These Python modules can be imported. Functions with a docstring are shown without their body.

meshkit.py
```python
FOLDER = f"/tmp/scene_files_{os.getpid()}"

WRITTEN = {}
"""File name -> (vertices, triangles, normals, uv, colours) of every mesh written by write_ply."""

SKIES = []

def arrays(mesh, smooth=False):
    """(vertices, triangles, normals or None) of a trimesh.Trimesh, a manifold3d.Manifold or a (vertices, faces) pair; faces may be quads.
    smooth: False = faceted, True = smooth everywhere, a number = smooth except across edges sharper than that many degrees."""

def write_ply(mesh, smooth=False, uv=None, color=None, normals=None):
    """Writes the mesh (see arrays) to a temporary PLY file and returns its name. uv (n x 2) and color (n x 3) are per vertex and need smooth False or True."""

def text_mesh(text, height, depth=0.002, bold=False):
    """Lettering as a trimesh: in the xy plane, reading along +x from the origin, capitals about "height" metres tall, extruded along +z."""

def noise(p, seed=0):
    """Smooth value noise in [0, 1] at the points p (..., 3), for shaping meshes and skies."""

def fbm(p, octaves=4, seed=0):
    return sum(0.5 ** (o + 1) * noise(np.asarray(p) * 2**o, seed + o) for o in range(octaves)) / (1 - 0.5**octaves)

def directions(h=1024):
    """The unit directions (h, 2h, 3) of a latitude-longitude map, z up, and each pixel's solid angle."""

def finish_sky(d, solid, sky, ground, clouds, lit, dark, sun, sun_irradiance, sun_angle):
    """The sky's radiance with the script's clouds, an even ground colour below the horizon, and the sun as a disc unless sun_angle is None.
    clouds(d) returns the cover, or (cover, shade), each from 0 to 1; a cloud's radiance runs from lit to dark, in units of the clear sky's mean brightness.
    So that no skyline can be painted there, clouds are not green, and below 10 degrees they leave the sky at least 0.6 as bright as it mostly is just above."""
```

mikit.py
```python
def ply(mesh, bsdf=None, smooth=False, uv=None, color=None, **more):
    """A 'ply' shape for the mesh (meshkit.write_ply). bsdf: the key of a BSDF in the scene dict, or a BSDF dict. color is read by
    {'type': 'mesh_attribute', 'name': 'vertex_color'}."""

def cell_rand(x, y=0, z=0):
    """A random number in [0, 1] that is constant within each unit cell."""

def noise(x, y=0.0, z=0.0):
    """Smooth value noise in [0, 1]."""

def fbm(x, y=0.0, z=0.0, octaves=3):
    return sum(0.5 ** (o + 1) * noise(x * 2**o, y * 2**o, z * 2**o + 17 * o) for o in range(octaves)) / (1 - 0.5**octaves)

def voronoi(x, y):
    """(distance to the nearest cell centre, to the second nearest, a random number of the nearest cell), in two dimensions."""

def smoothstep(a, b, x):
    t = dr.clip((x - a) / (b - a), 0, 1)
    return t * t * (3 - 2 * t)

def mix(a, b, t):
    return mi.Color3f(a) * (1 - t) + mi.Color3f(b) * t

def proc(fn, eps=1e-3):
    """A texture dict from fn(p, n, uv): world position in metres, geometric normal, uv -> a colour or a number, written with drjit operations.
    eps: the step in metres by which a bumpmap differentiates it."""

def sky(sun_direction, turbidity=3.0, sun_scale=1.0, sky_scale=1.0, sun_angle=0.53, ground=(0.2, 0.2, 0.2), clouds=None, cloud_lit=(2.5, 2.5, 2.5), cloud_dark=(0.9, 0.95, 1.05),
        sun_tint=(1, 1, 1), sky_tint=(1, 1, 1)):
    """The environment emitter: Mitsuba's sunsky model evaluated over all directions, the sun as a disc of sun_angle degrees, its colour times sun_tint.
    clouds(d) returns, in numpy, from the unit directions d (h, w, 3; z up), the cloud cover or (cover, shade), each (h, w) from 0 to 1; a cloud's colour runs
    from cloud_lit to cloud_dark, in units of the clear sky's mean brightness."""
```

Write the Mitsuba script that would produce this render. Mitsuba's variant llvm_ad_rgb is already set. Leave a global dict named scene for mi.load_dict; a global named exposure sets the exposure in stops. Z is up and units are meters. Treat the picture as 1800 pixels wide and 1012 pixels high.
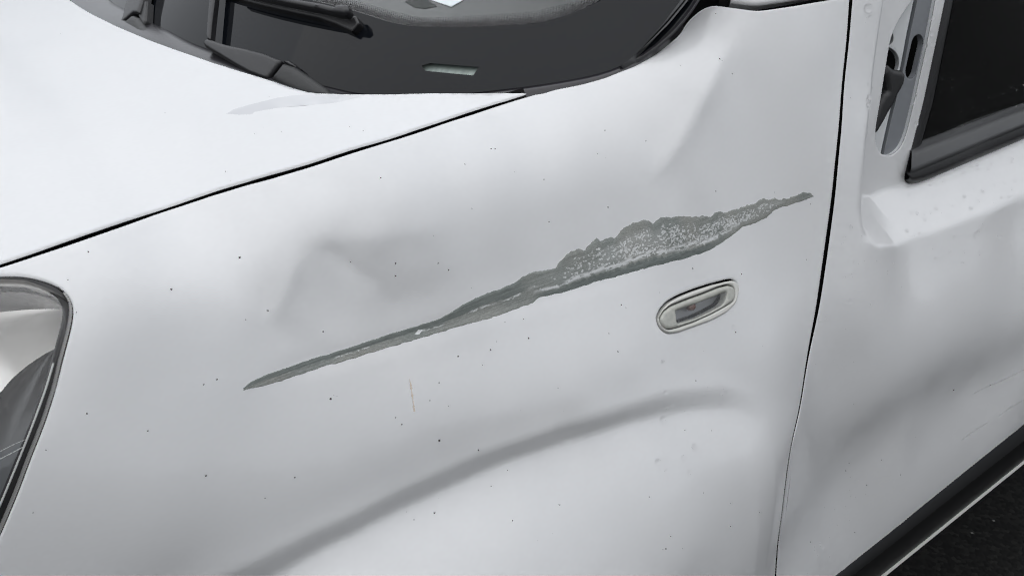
import math
import numpy as np, trimesh, mitsuba as mi, drjit as dr, mikit, meshkit
from mikit import proc, noise, fbm, voronoi, cell_rand, smoothstep, mix
from scipy.interpolate import RBFInterpolator, RectBivariateSpline, CubicSpline
from scipy.ndimage import gaussian_filter
import scipy.sparse as sp
from scipy.sparse.linalg import spsolve
from scipy.spatial import Delaunay
import shapely
import shapely.affinity
from shapely.geometry import Polygon, LineString, Point

# ---------------------------------------------------------------- camera, sky, exposure
scene = {'type': 'scene'}
labels = {}
EYE = [0.0, -0.43, 1.15]
LOOK = [0.52620, 0.74336, -0.41317]
UP = [0.26872, 0.31654, 0.90973]
scene['camera'] = {'type': 'perspective', 'fov': 61.93, 'fov_axis': 'x', 'near_clip': 0.02, 'far_clip': 500.0,
                   'to_world': mi.ScalarTransform4f().look_at(origin=EYE, target=[EYE[i] + LOOK[i] for i in range(3)], up=UP)}
exposure = 1.90
def overcast(d):                                  # an even overcast: three times as bright overhead as at the horizon
    s = np.clip(d[..., 2], 0, 1)
    n = meshkit.fbm(d * 2.2 + 7.0, 3, 4)
    return np.ones(d.shape[:2]), np.clip(1.0 - s + 0.30 * (n - 0.5), 0, 1)
scene['sky'] = mikit.sky([-0.35, -0.35, 0.87], turbidity=6, sun_scale=0.10, sun_angle=110, ground=(0.05, 0.05, 0.05), clouds=overcast,
                         cloud_lit=(3.40, 3.51, 3.69), cloud_dark=(1.13, 1.20, 1.28), sun_tint=(0.95, 1.0, 1.06))

# ---------------------------------------------------------------- measured lines of the car (metres; x rearward, y inboard, z up)
T = {
    'top_fix': np.array([-0.04,0.012,-0.02,0.01199,0,0.01174,0.02,0.0102,0.04,0.00599,0.06,-0.00044,0.08,-0.00705,0.1,-0.01103,0.12,-0.01196,0.14,-0.01197,0.16,-0.01129,0.18,-0.00768,0.2,-0.00004,0.22,0.00756,0.24,0.01124,0.26,0.01193,0.28,0.01108,0.3,0.00723,0.32,0.00059,0.34,-0.00631,0.36,-0.01083,0.38,-0.01195,0.4,-0.012,0.42,-0.012]).reshape(-1, 2),
    'lean': np.array([0.55572,0.95924,18.01,0.57768,0.97918,26.08,0.61047,0.98847,19.89,0.63203,1.01009,22.29,0.53404,0.93521,21.2,0.57178,1.01602,47.16,0.53907,0.99521,37.11,0.50174,0.95881,34.43,0.14776,0.90283,26.28,0.155,0.89531,22.26,0.14221,0.91496,39.12,0.13738,0.88867,22.91,0.16467,0.90889,30.8,0.91502,0.98548,4,1.04399,0.90597,4,0.8794,0.90214,4,1.00913,1.02199,4,0.83128,0.99419,10,0.80132,0.91526,10,0.83408,0.85023,8,1.06758,0.8488,8,0.02914,0.96882,58.77,0.08856,0.97285,63.62,0.1605,0.97646,63.62,0.21604,0.9879,63.62,0.28725,0.99302,63.62,0.38696,0.99781,63.62,0.43109,1.00085,77.29,0.49093,1.0066,58.77,0.54251,1.01983,68.23,0.6096,1.05065,45.87,0.03946,0.96646,66.53,0.08148,0.96428,63.55,0.07308,0.94814,36.12,0.05667,0.92935,20.74,0.04405,0.90838,14.16,0.03179,0.88688,21.23,0.0207,0.85736,15.2,-0.00333,0.82939,6.33,-0.03507,0.83251,5.39,-0.01146,0.91563,21.93,0.00007,0.9511,30.35,0.00604,0.96777,54.46,0.11852,0.96151,67.49,0.10892,0.94878,57.81,0.10156,0.93344,34.62,0.09349,0.91025,29.64,0.0839,0.88069,19.08,0.07377,0.84725,15.13,0.06601,0.81744,3.07,0.05973,0.7864,-12.13,0.03226,0.80847,6.64,0.15552,0.96424,59.29,0.14744,0.95142,60.22,0.13908,0.93528,46.7,0.13208,0.91783,39.79,0.13461,0.90351,32.55,0.18249,0.96914,71.16,0.17479,0.95507,57.28,0.1675,0.93663,31.69,0.15476,0.91826,18.51,0.20595,0.9767,63.68,0.19928,0.96531,42.17,0.19174,0.95587,30.3,0.18175,0.94797,36.46,0.19178,0.94261,16.04,0.16114,0.92737,29.48,0.17427,0.92126,29.4,0.19818,0.94871,7.98,0.21341,0.94214,20.23,0.2253,0.92862,2.49,0.24196,0.91333,1.86,0.20778,0.92624,10.42,0.22069,0.90835,15.96,0.19195,0.91654,18.24,0.2505,0.93521,5.09,0.26209,0.9086,11.69,0.21677,0.95564,9.38,0.25398,0.94987,-1.8,0.25932,0.9631,18.26,0.26674,0.97513,46.98,0.27738,0.98565,65.63,0.22942,0.96796,37.97,0.33504,0.98895,70.19,0.3191,0.97499,48.66,0.30827,0.95929,29.69,0.30029,0.94239,13.48,0.29415,0.92445,13.47,0.28917,0.90563,16.22,0.39253,0.99142,67.9,0.37425,0.97652,52.5,0.36121,0.96038,43.07,0.35228,0.94272,32.03,0.34603,0.92373,22.45,0.34187,0.90799,11.49,0.448,0.99699,58.26,0.43022,0.98024,51.37,0.41701,0.9627,47.42,0.40753,0.94406,35.79,0.40103,0.92415,21.57,0.50893,1.00737,59.84,0.48971,0.98473,43.28,0.47645,0.96583,40.46,0.46686,0.94601,33.02,0.46006,0.92518,16.13,0.49387,0.94174,25.43,0.50723,0.97022,28.09,0.63449,1.05127,48,0.58896,1.01903,54.44,0.54339,0.98844,45.07,0.5104,0.96133,34.07,0.57397,1.02842,63.29,0.59991,1.03551,62.87,0.65206,1.04555,21.27,0.6119,1.01443,12.21,0.56202,0.98643,3.06,0.52979,0.95924,21.9,0.5081,0.93037,23.72,0.68549,1.03922,28.47,0.67176,0.98676,16.98,0.63237,0.94162,16.18,0.69001,0.93379,14.21,0.58722,0.91015,18.61,0.67783,0.89379,9.93,0.71093,0.99713,12.21,0.73931,1.03418,18.08,0.22139,0.89459,15.04,0.19869,0.88513,23.93,0.16973,0.89278,14.88,0.28627,0.89424,13.72,0.39532,0.90381,13.8,0.50991,0.89313,15.2,0.17551,0.86236,26.41,0.21168,0.86345,23.41,0.23183,0.8619,29.57,0.32475,0.85975,34.9,0.37954,0.86139,33.78,0.43537,0.85586,34.89,0.47057,0.86472,23.76,0.53328,0.85969,26.56,0.6137,0.85916,18.42,0.15012,0.85578,25.02,0.18547,0.84511,22.64,0.22237,0.83486,23.77,0.27023,0.84825,30.39,0.31366,0.83602,30.62,0.36517,0.83353,33.95,0.4163,0.81935,30.51,0.11583,0.86838,20.93,0.10625,0.83658,20.58,0.14004,0.82288,22.1,0.17543,0.81039,19.14,0.21621,0.81338,18.86,0.2604,0.82036,19.8,0.30666,0.8185,29.43,0.35441,0.80831,25.08,0.40885,0.79994,14.33,0.47546,0.79595,20.25,0.54192,0.79137,24.67,0.61244,0.78874,29.33,0.64446,0.82052,16.82,0.53459,0.76913,19.14,0.58021,0.73915,10.26,0.13122,0.7867,10.44,0.0943,0.78664,6.56,0.17197,0.79534,5.62,0.21198,0.79394,3.32,0.25592,0.80085,3.35,0.3024,0.80312,6.93,0.35172,0.79827,5.64,0.14721,0.74234,47.35,0.20539,0.75061,48.18,0.24835,0.75358,47.54,0.29438,0.75572,44.1,0.34415,0.75162,41.26,0.39739,0.75293,40.66,0.45792,0.74586,37.43,0.50823,0.73104,33.36,0.5345,0.71103,33.37,0.10165,0.73133,34.49,0.19505,0.73123,40.5,0.23084,0.72248,37.41,0.27738,0.72592,35.03,0.32104,0.71049,30.22,0.37638,0.71092,22.77,0.36275,0.67257,23.77,0.43681,0.71112,25.78,0.42237,0.671,16.33,0.41868,0.64112,0.32,0.50229,0.68363,11.32,0.49792,0.62954,7.06,0.57769,0.67428,-0.27,0.56968,0.58112,-4.8,0.59545,0.71079,15.57,0.25842,0.68503,22.34,0.35305,0.64053,18.1,0.50953,0.53505,-1.08,0.76225,1.02169,18,0.76021,0.94907,28.75,0.72401,0.87566,16.64,0.6968,0.79896,16.16,0.70715,0.73875,-0.8,0.67321,0.68529,8.8,0.69004,0.60817,0.28,0.8219,0.78801,24.02,0.92297,0.78349,20.21,1.04146,0.77464,23.4,0.80373,0.74686,26.93,0.91079,0.7432,20.34,1.0203,0.728,22.75,0.7948,0.68835,11.53,0.90542,0.69288,8.46,1.01035,0.6908,17.43,0.75911,0.64439,-14.73,0.85508,0.64405,-15.21,0.94859,0.63404,-13.98,1.02008,0.64376,-5.89,0.74653,0.42461,-1.67,0.80962,0.45704,-2.6,0.8992,0.46876,-2.6,0.98145,0.49139,-2.6,1.0592,0.50939,-2.13,1.16206,0.5097,9.04,1.11384,0.61326,-5.49,1.10111,0.70728,23.81,0.63678,0.4685,10.94,0.7284,0.62329,-20.52,0.74441,0.57722,-11.49,0.82121,0.61212,6.08,0.94362,0.58796,7.87,1.03557,0.59186,10.44,0.78186,0.57407,6.39,0.89562,0.54334,6.22,0.99833,0.55606,7.44,0.6804,0.53974,8.62,0.75423,0.50474,-0.07,0.6795,0.48313,12.34,0.83888,0.51389,7.53,0.75885,0.46332,0.74]).reshape(-1, 3),
    'arch_low': np.array([0.05375,0.72316,0.08962,0.73521,0.12181,0.74397,0.15591,0.75286,0.20512,0.75929,0.25695,0.76539,0.29307,0.76928,0.35166,0.76683,0.40392,0.76467,0.43764,0.76062,0.47471,0.75204,0.50579,0.74348,0.52555,0.73551,0.54661,0.71914]).reshape(-1, 2),
    'arch_top': np.array([0.03768,0.75805,0.05487,0.76039,0.0892,0.7665,0.12539,0.77101,0.17183,0.77554,0.2213,0.78243,0.27313,0.78793,0.30974,0.78759,0.3493,0.78665,0.40325,0.78265,0.438,0.77996,0.4766,0.77107,0.50634,0.7633,0.52953,0.7541,0.55731,0.73734]).reshape(-1, 2),
    'arch_amp': np.array([0.0722,50,0.1678,50,0.3,46,0.4038,36,0.4757,26,0.5092,17,0.527,7,0.5541,0,0.6636,0]).reshape(-1, 2),
    'groove': np.array([0.12958,0.8763,0.16977,0.87798,0.209,0.87697,0.25282,0.87752,0.29192,0.87784,0.3325,0.87484,0.38581,0.87244,0.4477,0.87148,0.50009,0.86957]).reshape(-1, 2),
    'fold': np.array([0.503,0.9449,0.6554,1.0604,-22,0.0034,0.09,0.1577,0.9106,0.2,0.9569,-22,0.0034,0.05,0.1988,0.9512,0.3006,0.9431,-20,0.006,0.05,0.1999,0.9484,0.2387,0.9068,17,0.0045,0.05]).reshape(-1, 7),
    'top_z': np.array([-0.018,0.968,-0.0117,0.9686,-0.0053,0.9691,0.0012,0.9695,0.0078,0.9699,0.0145,0.9703,0.0213,0.9706,0.0282,0.9711,0.0352,0.9717,0.0423,0.9725,0.0495,0.9734,0.0568,0.9744,0.0643,0.9751,0.072,0.9755,0.08,0.9755,0.0885,0.9752,0.0973,0.9746,0.1065,0.9739,0.1158,0.9734,0.125,0.9735,0.134,0.9743,0.1427,0.9755,0.1513,0.977,0.1597,0.9788,0.1682,0.9805,0.1765,0.9822,0.1845,0.9842,0.1926,0.986,0.2011,0.9876,0.2096,0.9893,0.2182,0.9909,0.227,0.9928,0.2361,0.9945,0.2458,0.9959,0.2567,0.9964,0.2694,0.9961,0.2823,0.9959,0.2946,0.9963,0.3074,0.9968,0.3215,0.997,0.3359,0.9972,0.3489,0.9982,0.3614,0.9995,0.375,1.0004,0.3899,1.001,0.405,1.0015,0.4186,1.0028,0.4311,1.0046]).reshape(-1, 2),
    'gap': np.array([-0.01805,0.10816,0.96802,-0.01172,0.10778,0.96859,-0.00531,0.10766,0.96908,0.00118,0.10778,0.96949,0.00777,0.10814,0.96985,0.01447,0.10873,0.9702,0.02127,0.10934,0.97056,0.02819,0.11008,0.97106,0.03522,0.11083,0.9717,0.04234,0.11123,0.97247,0.04952,0.11115,0.97341,0.0568,0.11111,0.97436,0.06426,0.11178,0.97508,0.07198,0.11344,0.97551,0.08003,0.11632,0.97556,0.08846,0.1204,0.97525,0.09729,0.12542,0.97466,0.10647,0.13091,0.97393,0.11583,0.13594,0.97339,0.12504,0.13899,0.97349,0.13397,0.13996,0.97426,0.14273,0.13956,0.97547,0.15129,0.13799,0.97705,0.15973,0.13572,0.97885,0.16814,0.13298,0.98052,0.17644,0.12966,0.9822,0.18445,0.12535,0.98418,0.19263,0.12151,0.98602,0.20111,0.11842,0.98764,0.20958,0.11519,0.9893,0.21822,0.11224,0.99089,0.22703,0.10978,0.99277,0.23613,0.10779,0.99454,0.24578,0.10675,0.99586,0.25675,0.10813,0.99637,0.26944,0.1125,0.99605,0.28231,0.11656,0.99585,0.29465,0.11899,0.99623,0.30743,0.12182,0.99681,0.32144,0.12625,0.99699,0.33576,0.13054,0.99725,0.34878,0.13211,0.99829,0.36127,0.13234,0.99954,0.3749,0.13392,1.00045,0.38991,0.13707,1.00096,0.405,0.13974,1.00155,0.4186,0.13987,1.00281,0.43109,0.13818,1.00455]).reshape(-1, 3),
    'gap_slope': [-0.03899012075725899, -0.05970673703077504],
    'hood_crease': np.array([-0.01931,0.25988,0.04235,0.26081,0.10881,0.27458,0.16237,0.26774,0.20941,0.24238,0.24285,0.23032,0.27722,0.23689]).reshape(-1, 2),
    'fender_side': np.array([0.43109,1.00455,0.43132,1.00387,0.44824,1.00702,0.47221,1.00837,0.49624,1.01129,0.52254,1.017,0.5491,1.02552,0.58308,1.03835,0.61376,1.05782,0.62041,1.05905,0.63697,1.05575,0.64963,1.05301,0.71112,1.05554,0.76557,1.05618]).reshape(-1, 2),
    'door_front': np.array([0.77528,1.08184,0.76465,1.05219,0.75201,1.01297,0.73131,0.96877,0.70916,0.91683,0.69774,0.87518,0.68061,0.82479,0.6608,0.77273,0.64504,0.74698,0.62593,0.71754,0.61796,0.70116,0.59165,0.68082,0.58462,0.63622,0.58713,0.56715,0.59016,0.5205,0.58453,0.46915]).reshape(-1, 2),
    'scrape_up': np.array([0.12875,0.87731,0.13432,0.87917,0.14382,0.8797,0.16151,0.87947,0.18779,0.87947,0.20997,0.88056,0.23337,0.88143,0.25417,0.88198,0.27196,0.88275,0.28245,0.88514,0.29067,0.88691,0.30321,0.88818,0.31705,0.8887,0.32593,0.8883,0.33835,0.88914,0.34702,0.89152,0.35915,0.89269,0.36801,0.89135,0.37888,0.89081,0.38627,0.89505,0.39492,0.89824,0.40136,0.8994,0.40874,0.89751,0.41739,0.90145,0.4228,0.90373,0.42631,0.90028,0.43676,0.90012,0.44058,0.89882,0.44866,0.90375,0.46391,0.90698,0.47352,0.90611,0.4806,0.90301,0.48984,0.90544,0.50259,0.90395,0.52057,0.90023,0.54295,0.89592,0.55553,0.89756,0.56145,0.89482,0.58815,0.89423,0.6044,0.89381,0.61653,0.89458,0.63859,0.88981,0.6545,0.88932,0.66629,0.89207,0.67345,0.89024,0.67646,0.8871]).reshape(-1, 2),
    'scrape_low': np.array([0.1291,0.87598,0.13782,0.87435,0.15303,0.87296,0.16798,0.87306,0.18559,0.87334,0.20758,0.87321,0.23074,0.8733,0.2496,0.87366,0.26929,0.87392,0.29001,0.87343,0.31134,0.87191,0.3294,0.8718,0.34049,0.87166,0.35123,0.87171,0.35696,0.87344,0.37628,0.87228,0.39269,0.87164,0.41223,0.87206,0.4313,0.87094,0.44736,0.87069,0.47325,0.87005,0.50037,0.86923,0.52223,0.86896,0.53625,0.86931,0.55461,0.87221,0.5693,0.87557,0.58062,0.87826,0.59356,0.87694,0.61634,0.87789,0.63066,0.88271,0.64736,0.88303,0.66133,0.88428,0.675,0.88595]).reshape(-1, 2),
    'head_seal': np.array([-0.01349,0.96593,0.00578,0.96706,0.02197,0.9655,0.03257,0.96387,0.04184,0.96065,0.04729,0.95757,0.05032,0.95357,0.05053,0.9491,0.04778,0.94318,0.04239,0.93449,0.03522,0.92299,0.02939,0.91247,0.01985,0.89771,0.00766,0.88038,-0.00428,0.86175,-0.01607,0.84381,-0.03165,0.82008,-0.05008,0.79603]).reshape(-1, 2),
    'head_lens': np.array([-0.01414,0.964,0.00517,0.96547,0.02136,0.96406,0.03363,0.96186,0.04076,0.95829,0.04557,0.95361,0.04701,0.94871,0.04482,0.94376,0.0365,0.93085,0.02549,0.91341,0.01565,0.89944,0.00679,0.88704,-0.00284,0.87299,-0.01187,0.85961,-0.03353,0.82827,-0.05324,0.79921]).reshape(-1, 2),
    'hood_rear': np.array([0.43021,0.13702,0.42827,0.13993,0.40708,0.15911,0.37751,0.17434,0.33908,0.20146,0.30487,0.21573,0.27651,0.23535,0.27015,0.25104,0.26366,0.28033,0.25638,0.30734,0.24634,0.35621,0.23596,0.43491,0.22826,0.5078,0.22134,0.61353,0.21815,0.72347,0.21862,0.78523,0.22002,0.84019,0.22157,0.97625,0.22791,1.14316]).reshape(-1, 2),
    'cowl_line': np.array([0.9012,1.03855,0.8022,1.03542,0.7284,1.03194,0.64334,1.02406,0.58251,1.01584,0.49309,1.00616,0.42211,0.99751,0.37168,0.9905,0.32649,0.98534,0.27414,0.98586,0.24084,0.9889,0.20649,0.99451,0.18207,0.99858,0.15817,1.00403,0.13519,1.01016,0.12304,1.01744,0.11195,1.02942,0.10442,1.04432,0.10088,1.06176,0.101,1.08357]).reshape(-1, 2),
    'frit_edge': np.array([0.69452,1.09043,0.50736,1.0774,0.41383,1.0672,0.36924,1.06001,0.33905,1.0547,0.32156,1.05165,0.3059,1.05053,0.28414,1.05143,0.26581,1.05317,0.23272,1.05548,0.21693,1.05703,0.20351,1.06126,0.19077,1.0645,0.17677,1.06724,0.16712,1.07758,0.16499,1.09331]).reshape(-1, 2),
    'frit_solid': np.array([0.68131,1.08162,0.50145,1.07102,0.43058,1.06166,0.39985,1.0578,0.36294,1.05117,0.33771,1.04589,0.31586,1.04305,0.28697,1.04346,0.26027,1.04403,0.22725,1.04601,0.21125,1.04698,0.19721,1.04989,0.18688,1.05499,0.17696,1.06047,0.16744,1.06634,0.15881,1.07753,0.15671,1.0932]).reshape(-1, 2),
    'vin': np.array([0.28462,1.01357,0.23366,1.01166,0.23339,1.00473,0.28398,1.00718]).reshape(-1, 2),
    'moulding_in': np.array([0.12662,1.01518,0.12326,1.01787,0.11626,1.03726,0.11213,1.05217,0.10873,1.06616,0.10669,1.08365]).reshape(-1, 2),
    'moulding_out': np.array([0.12433,1.01303,0.12065,1.01661,0.11075,1.02856,0.10323,1.04345,0.10002,1.06001,0.09886,1.07918]).reshape(-1, 2),
    'painted_reflection': np.array([0.20614,0.23757,0.21433,0.24043,0.23714,0.23159,0.25483,0.22915,0.27176,0.22925,0.28866,0.21993,0.31192,0.20754,0.2999,0.20412,0.27992,0.20207,0.25217,0.20285,0.23029,0.21553,0.22142,0.22153,0.22126,0.21662,0.21387,0.22498]).reshape(-1, 2),
    'wiper_cover1': np.array([0.41567,0.99588,0.41194,1.01095,0.39627,1.00859,0.37028,1.00037,0.3496,0.99301,0.33675,0.98555,0.35691,0.98233,0.37866,0.98581,0.40448,0.99208]).reshape(-1, 2),
    'wiper_hinge1': np.array([0.41488,1.01079,0.41315,1.01215,0.40931,1.01261,0.40039,1.01007,0.3958,1.00681,0.40243,1.00745]).reshape(-1, 2),
    'wiper_arm1': np.array([0.5369,1.02103,0.53601,1.02583,0.52967,1.02537,0.50219,1.02207,0.46964,1.02012,0.44215,1.01746,0.4145,1.01238,0.41932,0.99464,0.44691,0.99896,0.49934,1.01131,0.53074,1.01797]).reshape(-1, 2),
    'wiper_rod1': np.array([0.53354,1.02488,0.53927,1.02892,0.56856,1.06071,0.58749,1.08034,0.57784,1.08058,0.55974,1.06103,0.52895,1.02514]).reshape(-1, 2),
    'wiper_holder1': np.array([0.546,1.07697,0.48478,1.06998,0.43351,1.06458,0.38825,1.05994,0.36942,1.05721,0.35906,1.05648,0.35753,1.05992,0.36278,1.06501,0.36956,1.06502,0.37429,1.06297,0.39289,1.06553,0.44796,1.07036,0.5304,1.0806]).reshape(-1, 2),
    'wiper_rubber1': np.array([0.57456,1.06773,0.50328,1.05959,0.45355,1.05431,0.40603,1.04912,0.38251,1.04433,0.36142,1.03876,0.35884,1.04629,0.3668,1.05224,0.38383,1.05479,0.413,1.05806,0.4614,1.06349,0.58315,1.07538]).reshape(-1, 2),
    'wiper_cover2': np.array([0.75268,1.02343,0.72986,1.03901,0.71066,1.0376,0.6789,1.02913,0.6362,1.01725,0.65442,1.01479,0.69998,1.01743]).reshape(-1, 2),
    'wiper_arm2': np.array([0.75318,1.02528,0.75743,1.03318,0.77798,1.05099,0.80343,1.06909,0.7453,1.07158,0.72227,1.05088,0.71375,1.04091,0.732,1.04012]).reshape(-1, 2),
    'wiper_hinge2': np.array([0.73606,1.04784,0.73729,1.05277,0.72275,1.05352,0.69232,1.03381,0.69195,1.02839,0.72046,1.03634]).reshape(-1, 2),
    'dash_paper': np.array([0.59266,0.51611,0.65533,0.58055,0.87154,0.80099,1.02533,1.2033,0.71373,0.86692,0.62683,0.62027]).reshape(-1, 2),
    'dash_dark_patch': np.array([0.5893,0.62594,0.63938,0.67662,0.61624,0.61164,0.58795,0.54228,0.56337,0.53059,0.56265,0.55595]).reshape(-1, 2),
    'ledge_out': np.array([0.68998,0.8372,0.73909,0.83224,0.75543,0.82359,0.79776,0.81208,0.86806,0.80846,0.9298,0.81041,1.0662,0.80877,1.20721,0.81495]).reshape(-1, 2),
    'ledge_in': np.array([0.74062,0.866,0.82181,0.84639,0.8398,0.84753,0.88341,0.84618,0.92422,0.84558,1.0196,0.84642,1.14488,0.8519,1.29884,0.85811]).reshape(-1, 2),
    'recess_front': np.array([0.72949,0.82006,0.7347,0.84645,0.74456,0.88261,0.75937,0.92292,0.78087,0.96199,0.79632,1.0081,0.80903,1.04907,0.8197,1.07943]).reshape(-1, 2),
    'lamp_out': np.array([0.45917,0.83304,0.46462,0.83746,0.4748,0.84164,0.4889,0.84326,0.50738,0.84383,0.52553,0.84375,0.5442,0.84252,0.55201,0.84149,0.55716,0.83802,0.55774,0.83335,0.5535,0.82736,0.54841,0.82253,0.53461,0.81826,0.51551,0.81623,0.49721,0.81632,0.47832,0.81703,0.46666,0.81911,0.46094,0.82349,0.45835,0.8284]).reshape(-1, 2),
    'lamp_lens': np.array([0.4606,0.83327,0.46622,0.83721,0.47638,0.83939,0.49469,0.8397,0.51305,0.83985,0.53132,0.84063,0.54376,0.83993,0.54943,0.83754,0.55121,0.83378,0.54839,0.82718,0.54483,0.8248,0.53149,0.82299,0.51522,0.82117,0.49656,0.82017,0.47784,0.82102,0.46705,0.82235,0.46187,0.82564,0.45966,0.82981]).reshape(-1, 2),
    'lamp_window': np.array([0.47985,0.83399,0.4886,0.83418,0.5062,0.83363,0.52455,0.83431,0.53825,0.83519,0.53967,0.83342,0.53654,0.82903,0.5305,0.82582,0.51585,0.82405,0.5023,0.82305,0.4878,0.82368,0.47765,0.82468]).reshape(-1, 2),
    'lamp_bulb': np.array([0.5028,0.82917]).reshape(-1, 2),
    'head_a': np.array([-0.01504,0.9588,0.00456,0.96058,0.02098,0.95945,0.03334,0.95717,0.04059,0.95339,0.04557,0.94998,0.04992,0.94454]).reshape(-1, 2),
    'head_b': np.array([-0.01993,0.93557,0.00035,0.9372,0.01757,0.93704,0.03191,0.93613,0.04049,0.9349,0.05213,0.93249]).reshape(-1, 2),
    'head_c': np.array([-0.03749,0.88496,-0.01556,0.89657,0.00437,0.9084,0.01172,0.91419,0.02179,0.91949,0.03156,0.92345,0.03777,0.92481,0.04215,0.92562]).reshape(-1, 2),
    'head_d': np.array([-0.05685,0.77542,-0.03582,0.80635,-0.01264,0.84078,-0.00302,0.8556,0.00721,0.87099,0.01657,0.88473,0.02694,0.89995,0.03581,0.91051,0.04239,0.9191]).reshape(-1, 2),
    'hair1': np.array([-0.01704,0.88002,-0.0053,0.88412,0.0005,0.88569,0.00644,0.88752]).reshape(-1, 2),
    'hair2': np.array([-0.01277,0.88583,-0.00422,0.88791,0.00225,0.8899,0.00878,0.89093]).reshape(-1, 2),
    'opening': np.array([0.90294,1.07348,0.89708,1.0644,0.89134,1.05531,0.88571,1.0462,0.87824,1.03799,0.86968,1.03037,0.86268,1.02193,0.8564,1.01321,0.85215,1.00363,0.84986,0.99348,0.84763,0.98327,0.84539,0.97301,0.8431,0.9627,0.84074,0.95236,0.83832,0.94198,0.83544,0.93167,0.83286,0.92124,0.83144,0.91049,0.83337,0.89913,0.84218,0.88798,0.85902,0.88325,0.87309,0.88728,0.88147,0.89575,0.8861,0.90593,0.88923,0.91656,0.89214,0.9272,0.89499,0.93781,0.89756,0.94843,0.9001,0.95899,0.90262,0.9695,0.90512,0.97995,0.90753,0.99037,0.90952,1.00082,0.91162,1.01119,0.91384,1.02149,0.91618,1.03171,0.91861,1.04187,0.92107,1.05199,0.92366,1.06205,0.9264,1.07205]).reshape(-1, 2),
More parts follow.
